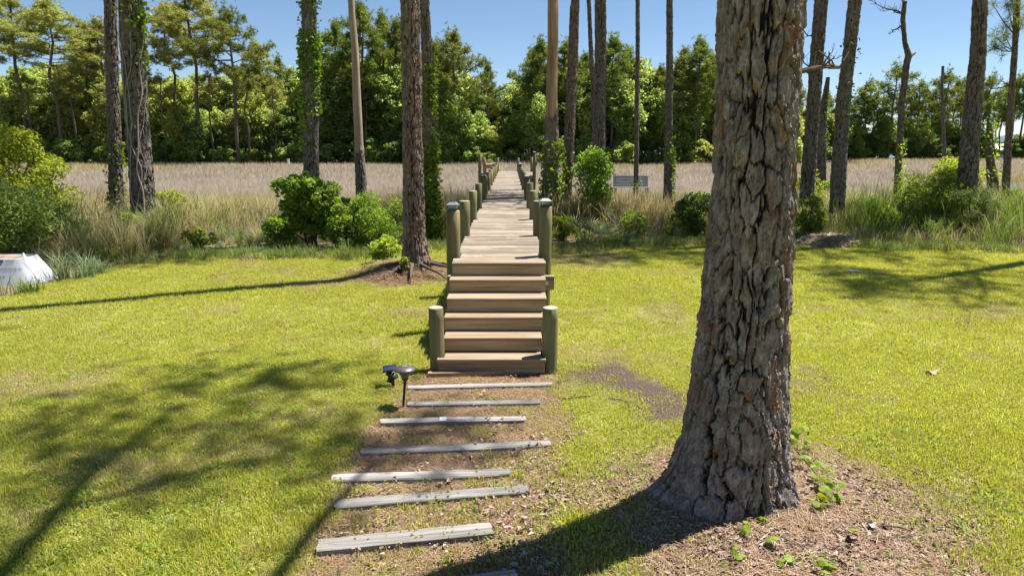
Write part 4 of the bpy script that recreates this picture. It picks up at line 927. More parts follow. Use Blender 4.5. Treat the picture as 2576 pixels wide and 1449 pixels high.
n = 2300; a = rg.uniform(0, 6.28, n); r = np.abs(rg.normal(size=n))*.55+.35; x = HERO[0]+.25+np.cos(a)*r*1.35; y = HERO[1]-.15+np.sin(a)*r*.9
k = (np.hypot(x-HERO[0], y-HERO[1]) > .42); x, y = x[k], y[k]
x2 = rg.uniform(-2., 2.5, 110); y2 = rg.uniform(2.8, 7.8, 110); k = masks(x2, y2)[0] > .5; x = np.r_[x, x2[k], rg.uniform(.6, 1.9, 160), T5B[0]+rg.normal(size=60)*.5]; y = np.r_[y, y2[k], rg.uniform(14.8, 17, 160), T5B[1]-.3+rg.normal(size=60)*.3]
scatter('bark_litter', [flakes(520+i, 7, .024, .1) for i in range(5)], np.c_[x, y, G(x, y)], rg.uniform(0, 6.28, len(x)), rg.uniform(.6, 1.5, len(x))*(1+(y > 10)*.8), None, None, 'fallen bark flakes and wood chips around the foot of the huge pine', 'bark litter')

x = rg.uniform(-9, 9, 1500); y = rg.uniform(2.8, 15.5, 1500); k = (np.abs(x) < y*.78) & ~((np.abs(x+.2) < .7) & (y > 7)); x, y = x[k], y[k]
scatter('lawn_litter', [flakes(540+i, 3, .022, .06) for i in range(4)], np.c_[x, y, G(x, y)+.018], rg.uniform(0, 6.28, len(x)), rg.uniform(.5, 1.3, len(x))*(.8+y*.05), None, None, 'small fallen bits of bark and dry leaf lying in the lawn', 'lawn litter')
x = rg.uniform(-9, 9, 380); y = 3+rg.uniform(size=380)*11; k = (np.abs(x) < y*.78) & ~((np.abs(x+.2) < .7) & (y > 7)); x, y = x[k], y[k]
scatter('loose_needles', [strawpile(550+i, 5, .13, .0022, .2, M['pinestraw']) for i in range(4)], np.c_[x, y, G(x, y)+.025], rg.uniform(0, 6.28, len(x)), rg.uniform(.8, 1.4, len(x)), None, None, 'dry pine needles dropped here and there on the lawn', 'pine needles')

# ------------------------------------------------------------------ reeds and rough grass at the edge of the lawn
BAGZ = lambda x, y: (x < -7.9) & (y < 13.2) | ((x < -8.3) & (y < 14.2))
RD = clumps(3, [M['reed']], 600, 42, .16, .95, .016, .32, 4, curl=.7) + clumps(3, [M['marshtan']], 610, 46, .2, .85, .013, .45, 4, curl=.9) + clumps(2, [M['reedblue']], 620, 40, .18, .9, .018, .4, 4, curl=1.) + clumps(2, [M['straw']], 626, 40, .22, .7, .012, .8, 4, curl=.7)
n = 13000; x = rg.uniform(-22, 22, n); ye = yedge(x); dy = rg.uniform(0.05, 1., n)**1.1*12; y = ye+dy
k = (np.abs(x) < y*.80+1) & ~((np.abs(x+.18) < .85)) & ~((x > -1.9) & (x < 2.3) & (dy < .9) & (rg.uniform(size=n) < .75)) & ~BAGZ(x, y); x, y, dy = x[k], y[k], dy[k]
# keep the boards of the deck free, thin the growth where ground shows in the photograph
right = x > 4.5; left = x < -5.2
idx = rg.integers(3, 6, size=len(x)); g_ = rg.uniform(size=len(x))
idx = np.where(right & (g_ < .66), rg.integers(0, 3, size=len(x)), idx); idx = np.where(left & (g_ < .3) & (dy < 3.5), rg.integers(6, 8, size=len(x)), idx); idx = np.where(left & (g_ > .72), rg.integers(0, 3, size=len(x)), idx)
idx = np.where(~left & ~right & (g_ < .5), rg.integers(0, 3, size=len(x)), idx); idx = np.where(rg.uniform(size=len(x)) < .07, rg.integers(8, 10, size=len(x)), idx)
hs = np.where(right, (.45+.75*sm(0, 2.6, dy))*1.15, .2+1.05*sm(1., 4.6, dy))*(.85+.5*fbm(x*.7, y*.7, 81)); hs = np.where(~left & ~right, hs*np.where(x > 0, .62, .8), hs)*rg.uniform(.6, 1.35, len(x)); kz = ~((x > .6) & (x < 3.2) & (dy < 2.)); x, y, dy, hs, idx = x[kz], y[kz], dy[kz], hs[kz], idx[kz]
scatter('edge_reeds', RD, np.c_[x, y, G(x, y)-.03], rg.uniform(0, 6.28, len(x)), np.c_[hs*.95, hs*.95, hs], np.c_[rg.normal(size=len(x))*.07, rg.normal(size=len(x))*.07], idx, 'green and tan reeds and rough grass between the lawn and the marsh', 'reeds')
# short weedy fringe
n = 3800; x = rg.uniform(-14, 14, n); y = yedge(x)+rg.normal(size=n)*.28+.12; k = (np.abs(x+.18) > .8) & ~((x < -8.) & (y < 12.6) & (rg.uniform(size=n) < .8)); x, y = x[k], y[k]
FR = clumps(3, [M['reed']], 640, 26, .1, .26, .012, .6, 3, curl=.7)+clumps(2, [M['lawn']], 644, 26, .1, .16, .011, .6, 3, curl=.7)+clumps(2, [M['straw']], 648, 22, .12, .18, .009, .9, 3, curl=.6)
scatter('fringe_grass', FR, np.c_[x, y, G(x, y)-.01], rg.uniform(0, 6.28, len(x)), rg.uniform(.5, 1.25, len(x)), None, None, 'ragged taller grass along the far edge of the lawn', 'grass')

# ------------------------------------------------------------------ marsh
MG = clumps(5, [M['marsh']], 700, 60, .42, .78, .016, .3, 3, curl=.3) + clumps(4, [M['marshtan']], 710, 60, .42, .75, .016, .35, 3, curl=.4)
FARG = clumps(4, [M['marsh']], 720, 46, 1.3, .85, .045, .3, 2, curl=.3) + clumps(2, [M['marshtan']], 726, 46, 1.3, .85, .045, .35, 2, curl=.3)
n = 46000; y = 20+(rg.uniform(size=n)**1.35)*34; x = rg.uniform(-1, 1, n)*(y*.80+2)
k = ~((np.abs(x-dcx(y)) < .62) & (y < 41.3)) & ~((x > -1.75) & (x < 1.3) & (y > 34.8) & (y < 40.6)); 
pool = ((x-22)/3.1)**2+((y-41)/1.5)**2; k &= pool > 1.; k &= ~((np.abs(x+2.) < .9) & (np.abs(y-22.6) < .5))
x, y = x[k], y[k]
gold = sm(44, 25, y+9*fbm(x*.16, y*.16, 83))*.85+.55*sm(.1, .45, fbm(x*.08+7, y*.14, 85)); idx = np.where(rg.uniform(size=len(x)) < gold, rg.integers(5, 9, size=len(x)), rg.integers(0, 5, size=len(x)))
hs = (1.0+.45*fbm(x*.35, y*.35, 87)+.3*sm(32, 22, y))*rg.uniform(.75, 1.3, len(x)); tlt = np.c_[.12+.1*rg.normal(size=len(x)), .18+.12*rg.normal(size=len(x))]
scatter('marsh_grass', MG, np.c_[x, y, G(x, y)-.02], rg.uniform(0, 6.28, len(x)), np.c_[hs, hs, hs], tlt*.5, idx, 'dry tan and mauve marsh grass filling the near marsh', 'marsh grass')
n = 30000; y = 52+(rg.uniform(size=n)**1.2)*112; x = rg.uniform(-1, 1, n)*(y*.82+4)
k = (y < 113) | (x > 62+.25*(y-113)); x, y = x[k], y[k]; k = ~((y > 108) & (x < 62)); x, y = x[k], y[k]
gold = .95*sm(-.02, .22, fbm(x*.05+7, y*.11, 85))+.08; idx = np.where(rg.uniform(size=len(x)) < gold, rg.integers(4, 6, size=len(x)), rg.integers(0, 4, size=len(x)))
hs = (.95+.5*fbm(x*.10, y*.16, 88))*rg.uniform(.8, 1.3, len(x))
scatter('far_marsh_grass', FARG, np.c_[x, y, G(x, y)-.02], rg.uniform(0, 6.28, len(x)), np.c_[hs*1.2, hs*1.2, hs], None, idx, 'mauve grey marsh grass stretching to the far woods', 'marsh grass')
# ------------------------------------------------------------------ shrubs at the edge
def gp(u, v): q = gnd(u, v); return (q[0], q[1], float(G(q[0], q[1])))
def apx(u, Yd): q = at(u, 600, Yd); return (q[0], Yd, float(G(q[0], Yd)))
c = apx(30, 17.4); bush('wax_myrtle', c, (2.1, 1.5, 1.75), 27000, .095, .05, M['leafyellow'], 'big rounded yellow green shrub at the left edge of the picture', seed=1, nc=130, csz=(.09, .24), hollow=.15)
c = apx(30, 14.6); bush('shrub', c, (1.25, .9, .95), 13000, .07, .04, M['leafblue'], 'soft light green shrub in front of the big rounded one, behind the white bag', seed=2, nc=70)
c = apx(140, 15.2); bush('shrub', c, (.75, .6, .72), 4200, .07, .035, M['leafblue'], 'smaller soft green shrub right of the one behind the white bag', seed=3, nc=20)
c = apx(430, 18.2); bush('shrub', c, (.6, .5, .75), 1900, .09, .04, M['leafyellow'], 'thin yellow green sapling shrub right of the vine wrapped pine', seed=4, nc=16)
c = apx(500, 16.4); bush('shrub', c, (.55, .45, .28), 700, .08, .04, M['leafmid'], 'low sparse weedy shrub on the bank left of the big leafy shrub', seed=41, nc=12)
c = apx(655, 22.); bush('sapling', c, (.45, .4, .75), 420, .1, .045, M['leafmid'], 'sparse upright sapling in the marsh grass left of the big leafy shrub', seed=42, nc=10, stems=9)
c = apx(790, 16.6); bush('leafy_shrub', c, (1.12, .85, 1.12), 10500, .115, .08, M['leafmid'], 'big leafy shrub with dark interior and yellow green tips in front of the ivy pine', seed=5, mat2=M['leafyellow'], nc=95, csz=(.1, .26), hollow=.1)
c = apx(715, 16.0); bush('shrub', c, (.6, .45, .5), 2400, .09, .05, M['leafmid'], 'low green growth at the left foot of the big leafy shrub', seed=6, nc=14)
c = apx(948, 16.1); bush('shrub', c, (.88, .7, .82), 9500, .06, .035, M['leafmid'], 'fine leaved bright green shrub between the big leafy shrub and the large pine', seed=7, nc=36)
c = apx(868, 15.9); bush('shrub', c, (.5, .45, .62), 3600, .08, .045, M['leafmid'], 'green shrub joining the big leafy shrub to the fine leaved one', seed=72, nc=34, mat2=M['leafyellow'])
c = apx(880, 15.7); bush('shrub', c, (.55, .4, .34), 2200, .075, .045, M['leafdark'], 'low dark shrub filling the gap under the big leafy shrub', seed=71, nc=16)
q = gnd(968, 668); c = (q[0], q[1]+.1, float(G(q[0], q[1]))); bush('shrub', c, (.40, .3, .34), 620, .13, .055, M['leafyellow'], 'glossy yellow green shrub with long leaves on the mound left of the large pine', seed=8, nc=18, up=.6, hollow=.6)
q = gnd(1020, 700); c = (q[0], q[1]-.1, float(G(q[0], q[1]))); bush('shrub', c, (.19, .16, .19), 300, .06, .035, M['leafyellow'], 'small leafy sprout at the very foot of the large pine left of the stairs', seed=9, nc=9)
c = apx(1106, 17.3); bush('shrub', c, (.25, .25, .55), 700, .08, .055, M['ivy'], 'leafy sprout beside the ivy covered pine, left of the first tall boardwalk post', seed=10, nc=10)
c = apx(1490, 19.9); bush('shrub', c, (.66, .6, 1.6), 8000, .085, .045, M['leafmid'], 'upright round green shrub right of the slim reddish pine', mat2=M['leafyellow'], seed=11, nc=90, csz=(.2, .32))
c = apx(1530, 19.7); bush('shrub', c, (.38, .35, .62), 1500, .08, .045, M['leafmid'], 'darker lower shrub right against the upright round one', seed=12, nc=14)
c = apx(1412, 18.0); bush('shrub', c, (.42, .4, .42), 1500, .08, .05, M['leafmid'], 'low green shrub right behind the first tall right hand post', seed=13, nc=14)
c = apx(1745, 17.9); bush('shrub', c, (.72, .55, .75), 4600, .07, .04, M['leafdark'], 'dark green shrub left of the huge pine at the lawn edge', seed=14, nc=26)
c = apx(1742, 19.2); bush('shrub', c, (.36, .35, .8), 1500, .08, .045, M['leafmid'], 'taller shrub standing behind the dark one left of the huge pine', seed=15, nc=16)
c = apx(2015, 20.3); bush('shrub', c, (.5, .45, 1.15), 2300, .085, .05, M['leafyellow'], 'bright shrub climbing round the foot of the rough barked pine', seed=16, nc=26)
c = apx(2085, 20.8); bush('shrub', c, (.5, .4, 1.0), 1800, .085, .05, M['leafmid'], 'green shrub between the rough barked pine and the leaning one', seed=17, nc=20)
c = apx(2330, 18.6); bush('shrub', c, (1.1, .8, 1.15), 7600, .09, .03, M['leafmid'], 'green feathery shrub left of the thick pine near the right edge', seed=18, nc=34)
c = apx(2380, 20.6); bush('shrub', c, (1.1, .8, 1.35), 5600, .1, .045, M['leafyellow'], 'yellow green shrub with orange tips behind the feathery shrub', mat2=M['leafyellow'], seed=19, nc=34)
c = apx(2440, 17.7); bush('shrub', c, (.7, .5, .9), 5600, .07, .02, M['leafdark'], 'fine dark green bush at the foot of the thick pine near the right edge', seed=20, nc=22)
c = apx(2195, 18.4); bush('shrub', c, (.9, .6, .62), 4200, .09, .03, M['leafmid'], 'wide low green shrub among the reeds right of the leaning pine', seed=73, nc=30)
c = apx(2030, 18.2); bush('shrub', c, (.5, .45, .7), 2600, .08, .04, M['leafmid'], 'green shrub in front of the rough barked pine', seed=74, nc=22)
c = apx(1600, 18.6); bush('shrub', c, (.7, .5, .42), 2600, .08, .03, M['leafmid'], 'low weedy growth at the foot of the thin dark pole', seed=75, nc=26)
c = apx(330, 16.6); bush('shrub', c, (.5, .4, .5), 1900, .08, .035, M['leafblue'], 'pale green shrub on the bank at the foot of the vine wrapped pine', seed=76, nc=20)
c = apx(2560, 18.9); bush('shrub', c, (.55, .5, .8), 1800, .1, .03, M['leafmid'], 'tall green growth at the right edge of the picture', seed=21, nc=16)
c = apx(2300, 17.6); bush('shrub', c, (.7, .3, .35), 1700, .07, .03, M['leafdark'], 'low dark growth between the straw heap and the right edge', seed=22, nc=18)
# blue green tufts of ornamental grass at the left
rg = np.random.default_rng(31)
for k, (u, v, L, m_, lab) in enumerate([(158, 706, .7, 'reedblue', 'blue green grass tuft leaning over the right side of the white bag'), (215, 700, .6, 'reedblue', 'second blue green grass tuft from the white bag'), (305, 662, .5, 'reed', 'dense dark green grass tuft on the bank left of the vine wrapped pine'), (250, 690, .45, 'reedblue', 'arching pale grass tuft between the blue green tufts and the dense green one'), (14, 742, .8, 'reedblue', 'long arching grass blades crossing in front of the white bag'), (75, 738, .4, 'reed', 'short bright grass at the foot of the white bag'), (190, 622, .95, 'reedblue', 'tall blue green grass standing under the soft green shrubs'), (235, 590, 1.1, 'reedblue', 'tall blue green grass left of the slim ivy footed pine'), (1462, 612, .4, 'reed', 'bright grass tuft in front of the palmetto'), (1690, 590, .42, 'reed', 'bright upright grass at the foot of the slender pine with low ivy'), (870, 655, .5, 'reed', 'pale grass blades in front of the dark low shrub'), (925, 690, .3, 'reed', 'upright grass blades at the left foot of the root mound')]):
    v_, f_, h_ = blades(rg, 110 if L > .3 else 30, .17 if k != 4 else .1, L, .014, .42, 5, curl=1.3) if k != 4 else blades(rg, 16, .1, L, .014, .42, 5, curl=1.3); q = gnd(u, v)
    ob('grass_tuft', mesh('grass tuft', v_, f_, M[m_], False, {'h': h_}), None, (q[0], q[1], float(G(q[0], q[1]))-.01), 0, lab, 'grass tuft', 'grass tufts along the edge of the lawn')
for k, (u, Yd, L, lab) in enumerate([(2195, 18.3, 1.75, 'tall cattail like reeds right of the leaning pine'), (2225, 19.0, 1.5, 'cattail like reeds just left of the crooked dead tree'), (2140, 17.9, 1.2, 'reeds at the right foot of the leaning pine'), (2520, 18.2, 1.4, 'tall reeds under the slender pine at the right edge'), (1000, 19.5, 1.2, 'upright reeds in the marsh edge left of the large pine')]):
    v_, f_, h_ = blades(rg, 60, .3, L, .028, .1, 4, curl=.25); q = apx(u, Yd)
    ob('reed_clump', mesh('reed clump', v_, f_, M['reed'], False, {'h': h_}), None, q, 0, lab, 'reeds', 'tall reed clumps')
# palmetto
pq = apx(1478, 17.0); pe = empty('palmetto', pq, 'saw palmetto with green fans and drooping brown dead fronds right of the boardwalk', 'palmetto')
def frond(az, el, Ls, R, dead, seed):
    rr_ = np.random.default_rng(seed); b = MB(); d = np.array([math.cos(az)*math.cos(el), math.sin(az)*math.cos(el), math.sin(el)]); tip = d*Ls
    b.tube([(0, 0, 0), tip*.5+[0, 0, .04], tip], [.011, .009, .007], 5)
    s_ = np.array([-math.sin(az), math.cos(az), 0]); 
    for k in range(19):
        a = (k-9)/9*1.75; e = d*math.cos(a)+s_*math.sin(a); e = e+[0, 0, -.12]; e /= np.linalg.norm(e); L = R*(1-.25*abs(a)/1.75)*rr_.uniform(.85, 1.05); dr = .5 if dead else .12
        w = np.cross(e, [0, 0, 1.]); w = w/np.linalg.norm(w)*(.012 if not dead else .009); p1 = tip+e*L*.55+[0, 0, -dr*L*.3]; p2 = tip+e*L*(.8 if dead else 1)+[0, 0, -dr*L]
        up_ = np.array([0, 0, .008]); b.add([tip-w*.3, tip+w*.3, p1+w, p1-w+up_, p2], [np.array([[0, 1, 2, 3]]), np.array([[3, 2, 4]])])
    return b.mesh('frond', M['deadfrond'] if dead else M['reed'])
for k in range(18): ob('frond', frond(k*2.4, .35+.75*((k*7) % 5)/5, .5+.08*(k % 3), .56, False, k), pe)
for k in range(8):
    o = ob('dead_frond', frond(-2.6+k*.33, [.1, 1.1, -.05, .9, .2, 1.3, 0., .6][k], .5, .5, True, 40+k), pe, (-.1, -.1, .1)); o['label'] = 'brown drooping dead frond'
pe2 = empty('palmetto', apx(1545, 16.6), 'small palmetto with green fans right of the larger one with dead fronds', 'palmetto')
for k in range(8): ob('frond', frond(k*2.4+1, .3+.6*((k*7) % 5)/5, .38, .5, False, 60+k), pe2)
# straw heap
M['heap'] = plain('matted straw', (.4, .33, .26), .9, .1, nz=.45, sc=30.)
q = gnd(2088, 618); rr_ = np.random.default_rng(3); b = MB(); th = np.linspace(0, 2*np.pi, 28, endpoint=False); V = []
for s_ in np.linspace(1, 0.02, 9): V.append(np.c_[.78*s_*np.cos(th)*(1+.08*np.sin(3*th)), .5*s_*np.sin(th), .27*np.sqrt(1-s_**2)**1.1+.02*n2(np.cos(th)*3+s_*4, np.sin(th)*3, 5)])
i = np.arange(8)[:, None]*28; j = np.arange(28)[None]; j2 = (j+1) % 28
hm = ob('straw_heap', mesh('straw heap', np.concatenate(V), np.stack([i+j, i+j2, i+28+j2, i+28+j], -1).reshape(-1, 4), M['heap'], True), None, (q[0], q[1], float(G(q[0], q[1]))-.02), 0, 'low heap of dry grey straw at the far lawn edge right of the huge pine', 'straw heap')
b = MB()
for k in range(2600):
    a = rr_.uniform(0, 6.28); s_ = rr_.uniform(0, 1)**.5; p = np.array([.78*s_*math.cos(a), .5*s_*math.sin(a), .27*math.sqrt(max(0, 1-s_*s_))+.012]); a2 = rr_.normal()*.9+.2; L = rr_.uniform(.08, .3); d = np.array([math.cos(a2), math.sin(a2), rr_.normal()*.25])*L; w = np.array([-math.sin(a2), math.cos(a2), .3])*.0075
    b.add([p-d/2-w, p-d/2+w, p+d/2+w, p+d/2-w], [np.array([[0, 1, 2, 3]])])
o = ob('loose_straw', b.mesh('loose straw', M['straw']), hm, kind='stuff')
# small things on the lawn
qs = apx(1606, 18.6); mbs = MB(); mbs.box((0, 0, .33), (.24, .05, .66), bev=.02, rx=-.2, ry=.3); ob('fallen_bark', mbs.mesh('bark slab', M['bareorange']), None, qs, .3, 'pale orange slab of fallen bark leaning at the foot of the thin dark pole', 'bark slab')
def leafthing(u, v, s_, m_, lab, name='fallen_leaf', cat='leaf'):
    q = gnd(u, v); th = np.linspace(0, 2*np.pi, 12, endpoint=False); r = s_*(1+.25*np.sin(3*th+1)); v_ = np.c_[r*np.cos(th), r*.6*np.sin(th), .03+.25*s_*np.cos(2*th)]
    v_ = np.r_[v_, v_-[0, 0, .004]]; f1_ = np.arange(12)[None]; f2_ = np.arange(12)[None, ::-1]+12; sd_ = np.array([[j, j+12, (j+1) % 12+12, (j+1) % 12] for j in range(12)])
    ob(name, mesh(name, v_, [f1_, f2_, sd_], M[m_]), None, (q[0], q[1], float(G(q[0], q[1]))+.012), .3, lab, cat)
leafthing(2345, 944, .07, 'deadfrond', 'pale orange fallen leaf lying alone on the right lawn')
leafthing(1303, 1140, .035, 'farbark', 'small dark stone chip below the longest timber', 'stone_chip', 'stone')
leafthing(1133, 1092, .03, 'farbark', 'small dark stone between the patched timber and the longest one', 'stone_chip', 'stone')
leafthing(1210, 1415, .04, 'farbark', 'brown bark chip in front of the pale silvery timber', 'bark_chip', 'bark chip')
leafthing(2190, 1345, .035, 'timber', 'pale bark chip in the litter right of the huge pine', 'bark_chip', 'bark chip')
q = gnd(2150, 688); th = np.linspace(0, 2*np.pi, 16, endpoint=False)
e = empty('valve_box', (q[0], q[1], .0), 'low grey round irrigation cover in the far right lawn', 'valve cover'); b = MB(); b.tube([(0, 0, 0), (0, 0, .045)], .15, 18); ob('rim', b.mesh('rim', M['timber']), e); b = MB(); b.tube([(0, 0, .045), (0, 0, .055)], .12, 18); ob('lid', b.mesh('lid', M['greywood']), e)
# twisted sticks in the litter
b_ = np.random.default_rng(12)
for k, (u, v, a, L, lab) in enumerate([(2180, 1330, -.5, .5, 'long thin twig in the litter below the grape vine'), (2230, 1370, .3, .35, 'shorter twig near the bottom right of the huge pine'), (1450, 1004, .1, .3, 'dark stick on the bare soil right of the stairs'), (1560, 1010, -.7, .25, 'dark curved stick at the right of the bare soil')]):
    q = gnd(u, v); d = np.array([math.cos(a), math.sin(a), 0]); mb_ = MB(); P = [d*L*(f-.5)+[0, 0, .018]+b_.normal(size=3)*[.01, .015, .004] for f in np.linspace(0, 1, 7)]; mb_.tube(P, np.linspace(.009, .004, 7), 6)
    mb_.tube([P[3], P[3]+np.array([-d[1], d[0], .15])*.09], [.005, .003], 5)
    ob('twig', mb_.mesh('twig', M['twig']), None, (q[0], q[1], float(G(q[0], q[1]))), 0, lab, 'twig')
# grape vine at the foot of the huge pine: every leaf a part
gv = empty('grape_vine', (HERO[0]+.45, HERO[1]-.1, .05), 'young grape vine with broad lobed leaves trailing over the roots right of the huge pine', 'vine')
def grape_leaf(s_):
    th = np.linspace(0, 2*np.pi, 20, endpoint=False); r = s_*(.82+.13*np.cos(3*(th-np.pi/2))+.05*np.cos(9*th))*(1-.35*np.exp(-((th-1.5*np.pi)/.22)**2)); v = np.c_[r*np.cos(th), r*np.sin(th), -.35*r*r/s_+.05*s_*np.sin(5*th)]; v = np.r_[[[0, 0, .1*s_]], v]
    return mesh('grape leaf', v, np.array([[0, 1+j, 1+(j+1) % 20] for j in range(20)]), M['grape'], False)
GL = [grape_leaf(.052), grape_leaf(.042), grape_leaf(.034)]
rr_ = np.random.default_rng(21); org = np.array(gv.location)
spots_ = [(2005, 1090), (2020, 1075), (2035, 1085), (1995, 1105), (2045, 1100), (2030, 1110), (2010, 1118), (2050, 1080), (2060, 1098), (2025, 1145), (2035, 1160), (2050, 1175), (2060, 1165), (2075, 1180), (2045, 1190), (2060, 1195), (2085, 1175), (2095, 1190), (2075, 1205), (2090, 1215), (2105, 1225), (2080, 1230), (2115, 1245), (2120, 1215), (2095, 1245), (2055, 1262), (2065, 1275), (2070, 1250), (2040, 1258), (2085, 1265),
          (1905, 1300), (1920, 1302), (1880, 1312), (1870, 1330), (1895, 1325), (1845, 1380), (1838, 1388), (1860, 1395), (1825, 1285), (1940, 1350), (1975, 1340), (1990, 1360), (2130, 1300), (2150, 1330), (2070, 1410), (2085, 1420), (2075, 1435), (2060, 1415), (1990, 1400), (1960, 1410)]
for k, (u, v) in enumerate(spots_):
    h_ = .05+.09*rr_.uniform()+(.10 if v < 1240 else 0); q = gnd(u, v, h_); o = ob('leaf', GL[k % 3], gv, tuple(q-org), rot=(rr_.normal()*.5+.35, rr_.normal()*.5, rr_.uniform(0, 6.28)), scale=(1.0,)*3)
b = MB(); P = [gnd(u, v, h)-org for u, v, h in ((2000, 1130, .1), (2030, 1165, .12), (2060, 1200, .1), (2090, 1230, .08), (2110, 1260, .05), (2140, 1310, .03))]; b.tube(P, .005, 5)
for u, v in spots_[9:30:2]:
    q = gnd(u, v, .11)-org; m_ = min(P, key=lambda p: np.linalg.norm(p-q)); b.tube([m_, (m_+q)/2+[0, 0, .02], q], .0028, 4)
for u, v in spots_[30:]: 
    q = gnd(u, v, .08)-org; b.tube([q-[0.01, 0, .08], q], .0025, 4)
ob('stem', b.mesh('stem', M['twig']), gv)

rgd = np.random.default_rng(65)
for k_, (u_, Yd_, h_, lab_) in enumerate([(660, 18.6, 1.25, 'bare pale twiggy dead bush left of the big leafy shrub'), (240, 17.6, 1.3, 'leafless brown twiggy bush left of the slim ivy footed pine'), (1570, 18.4, .9, 'dry grey twiggy bush below the slatted bench'), (1640, 18.8, .85, 'dry tangled twiggy bush between the thin pole and the slender pine'), (2480, 17.6, .9, 'pale dead stems at the foot of the thick pine near the right edge')]):
    mb_ = MB()
    for _ in range(26):
        a = rgd.uniform(0, 6.28); d = np.array([math.cos(a)*.5, math.sin(a)*.5, 1.])*h_*rgd.uniform(.5, 1.); P = [np.array([0, 0, -.05])+rgd.normal(size=3)*[.06, .06, 0]]
        for q_ in range(4): P.append(P[-1]+d/4+rgd.normal(size=3)*h_*.06)
        mb_.tube(P, np.linspace(.009, .003, 5), 4)
        for q_ in (2, 3, 4):
            e_ = rgd.normal(size=3)*.14*h_+[0, 0, .1*h_]; mb_.tube([P[q_], P[q_]+e_], [.004, .002], 3)
    ob('dead_bush', mb_.mesh('twigs', M['vine']), None, apx(u_, Yd_), 0, lab_, 'dead bush')

# ------------------------------------------------------------------ white bag of soil at the left
def bag():
    cx, cy_ = -9.80, 12.4; g0 = float(G(cx, cy_)); H = .47
    e = empty('soil_bag', (cx, cy_, g0), 'white woven bag with dark lettering, filled with soil, at the left lawn edge', 'soil bag')
    nt, nz_ = 220, 22
    def surf(a, f):
        a = np.asarray(a, float); f = np.asarray(f, float); c_, s_ = np.cos(a), np.sin(a)
        sq = 1/(np.abs(c_)**9+np.abs(s_)**9)**(1/9)
        rx = .96+(1-f)*.06+.27*(1-f)**1.1*np.clip(c_, 0, 1)**2; ry = .26+.2*(1-f)
        wr = .003*np.sin(a*9+3*f)+.010*n3(c_*3, s_*3, f*2., 4)
        corner = .09*np.exp(-((np.mod(a+.55+np.pi, 2*np.pi)-np.pi)/.10)**2)
        return np.stack([rx*sq*c_*(1+wr), ry*sq*s_*(1+wr), f*(H+corner)-.02], -1)
    A, F = np.meshgrid(np.linspace(0, 2*np.pi, nt, endpoint=False), np.linspace(0, 1, nz_)); V = surf(A, F); inner = surf(A[-1], np.ones(nt))*np.array([.975, .96, 1])-[0, 0, .0]; inn2 = inner-[0, 0, .14]
    V = np.concatenate([V.reshape(-1, 3), inner, inn2]); i = np.arange(nz_+1)[:, None]*nt; j = np.arange(nt)[None]; j2 = (j+1) % nt
    ob('sheet', mesh('bag sheet', V, np.stack([i+j, i+j2, i+nt+j2, i+nt+j], -1).reshape(-1, 4), M['bag'], True), e)
    rg_ = np.random.default_rng(2); V = [np.c_[inn2[:, 0]*s_, inn2[:, 1]*s_, H-.06+.06*(1-s_**2)+.015*n2(inn2[:, 0]*s_*12, inn2[:, 1]*s_*12, 5)] for s_ in (1, .8, .6, .4, .2, .02)]
    i = np.arange(5)[:, None]*nt; ob('soil', mesh('soil', np.concatenate(V), np.stack([i+j, i+j2, i+nt+j2, i+nt+j], -1).reshape(-1, 4), M['soil'], True), e)
    def text(s, a0, f0, h, mat='ink'):
        cu = bpy.data.curves.new('print', 'FONT'); cu.body = s; cu.size = h; o = bpy.data.objects.new('print', cu); C.objects.link(o); dg = bpy.context.evaluated_depsgraph_get(); m_ = bpy.data.meshes.new_from_object(o.evaluated_get(dg)); bpy.data.objects.remove(o)
        n_ = len(m_.vertices); co = np.zeros(n_*3, np.float32); m_.vertices.foreach_get('co', co); co = co.reshape(-1, 3)
        aa = -np.arctan2(1., (a0+co[:, 0])/.98); ff = f0+co[:, 1]/H; p = surf(aa, ff); nrm = np.stack([np.clip(np.cos(aa)-.65, 0, 1)*3, -1+0*aa, 0*aa+.3], -1); p = p+nrm*.008
        m_.vertices.foreach_set('co', p.astype(np.float32).ravel()); m_.materials.clear(); m_.materials.append(M[mat]); m_.update(); o2 = ob('lettering', m_, e); o2['label'] = 'dark printed lettering'
    text('HATED IMMOBIL. MRU', .58, .58, .046); text('1007 28 D', .70, .86, .042); text('DA', .60, .28, .06)
    la_ = -np.arctan2(1., np.linspace(.35, .66, 12)/.98); v_ = surf(la_, np.full(12, .84)); v2_ = surf(la_, np.full(12, .95)); off_ = np.array([0, -.009, .001])
    ob('print_block', mesh('print block', np.r_[v_+off_, v2_+off_], np.array([[k, k+1, k+13, k+12] for k in range(11)]), M['inkteal']), e)
M['bag'] = plain('white woven bag', (.40, .42, .46), .55, .35, nz=.05, sc=6.); M['soil'] = plain('dry brown soil', (.3, .2, .14), .95, .1, nz=.4); M['ink'] = plain('dark print', (.07, .08, .1), .6, .3); M['inkteal'] = plain('teal print', (.03, .09, .12), .6, .3)
bag()

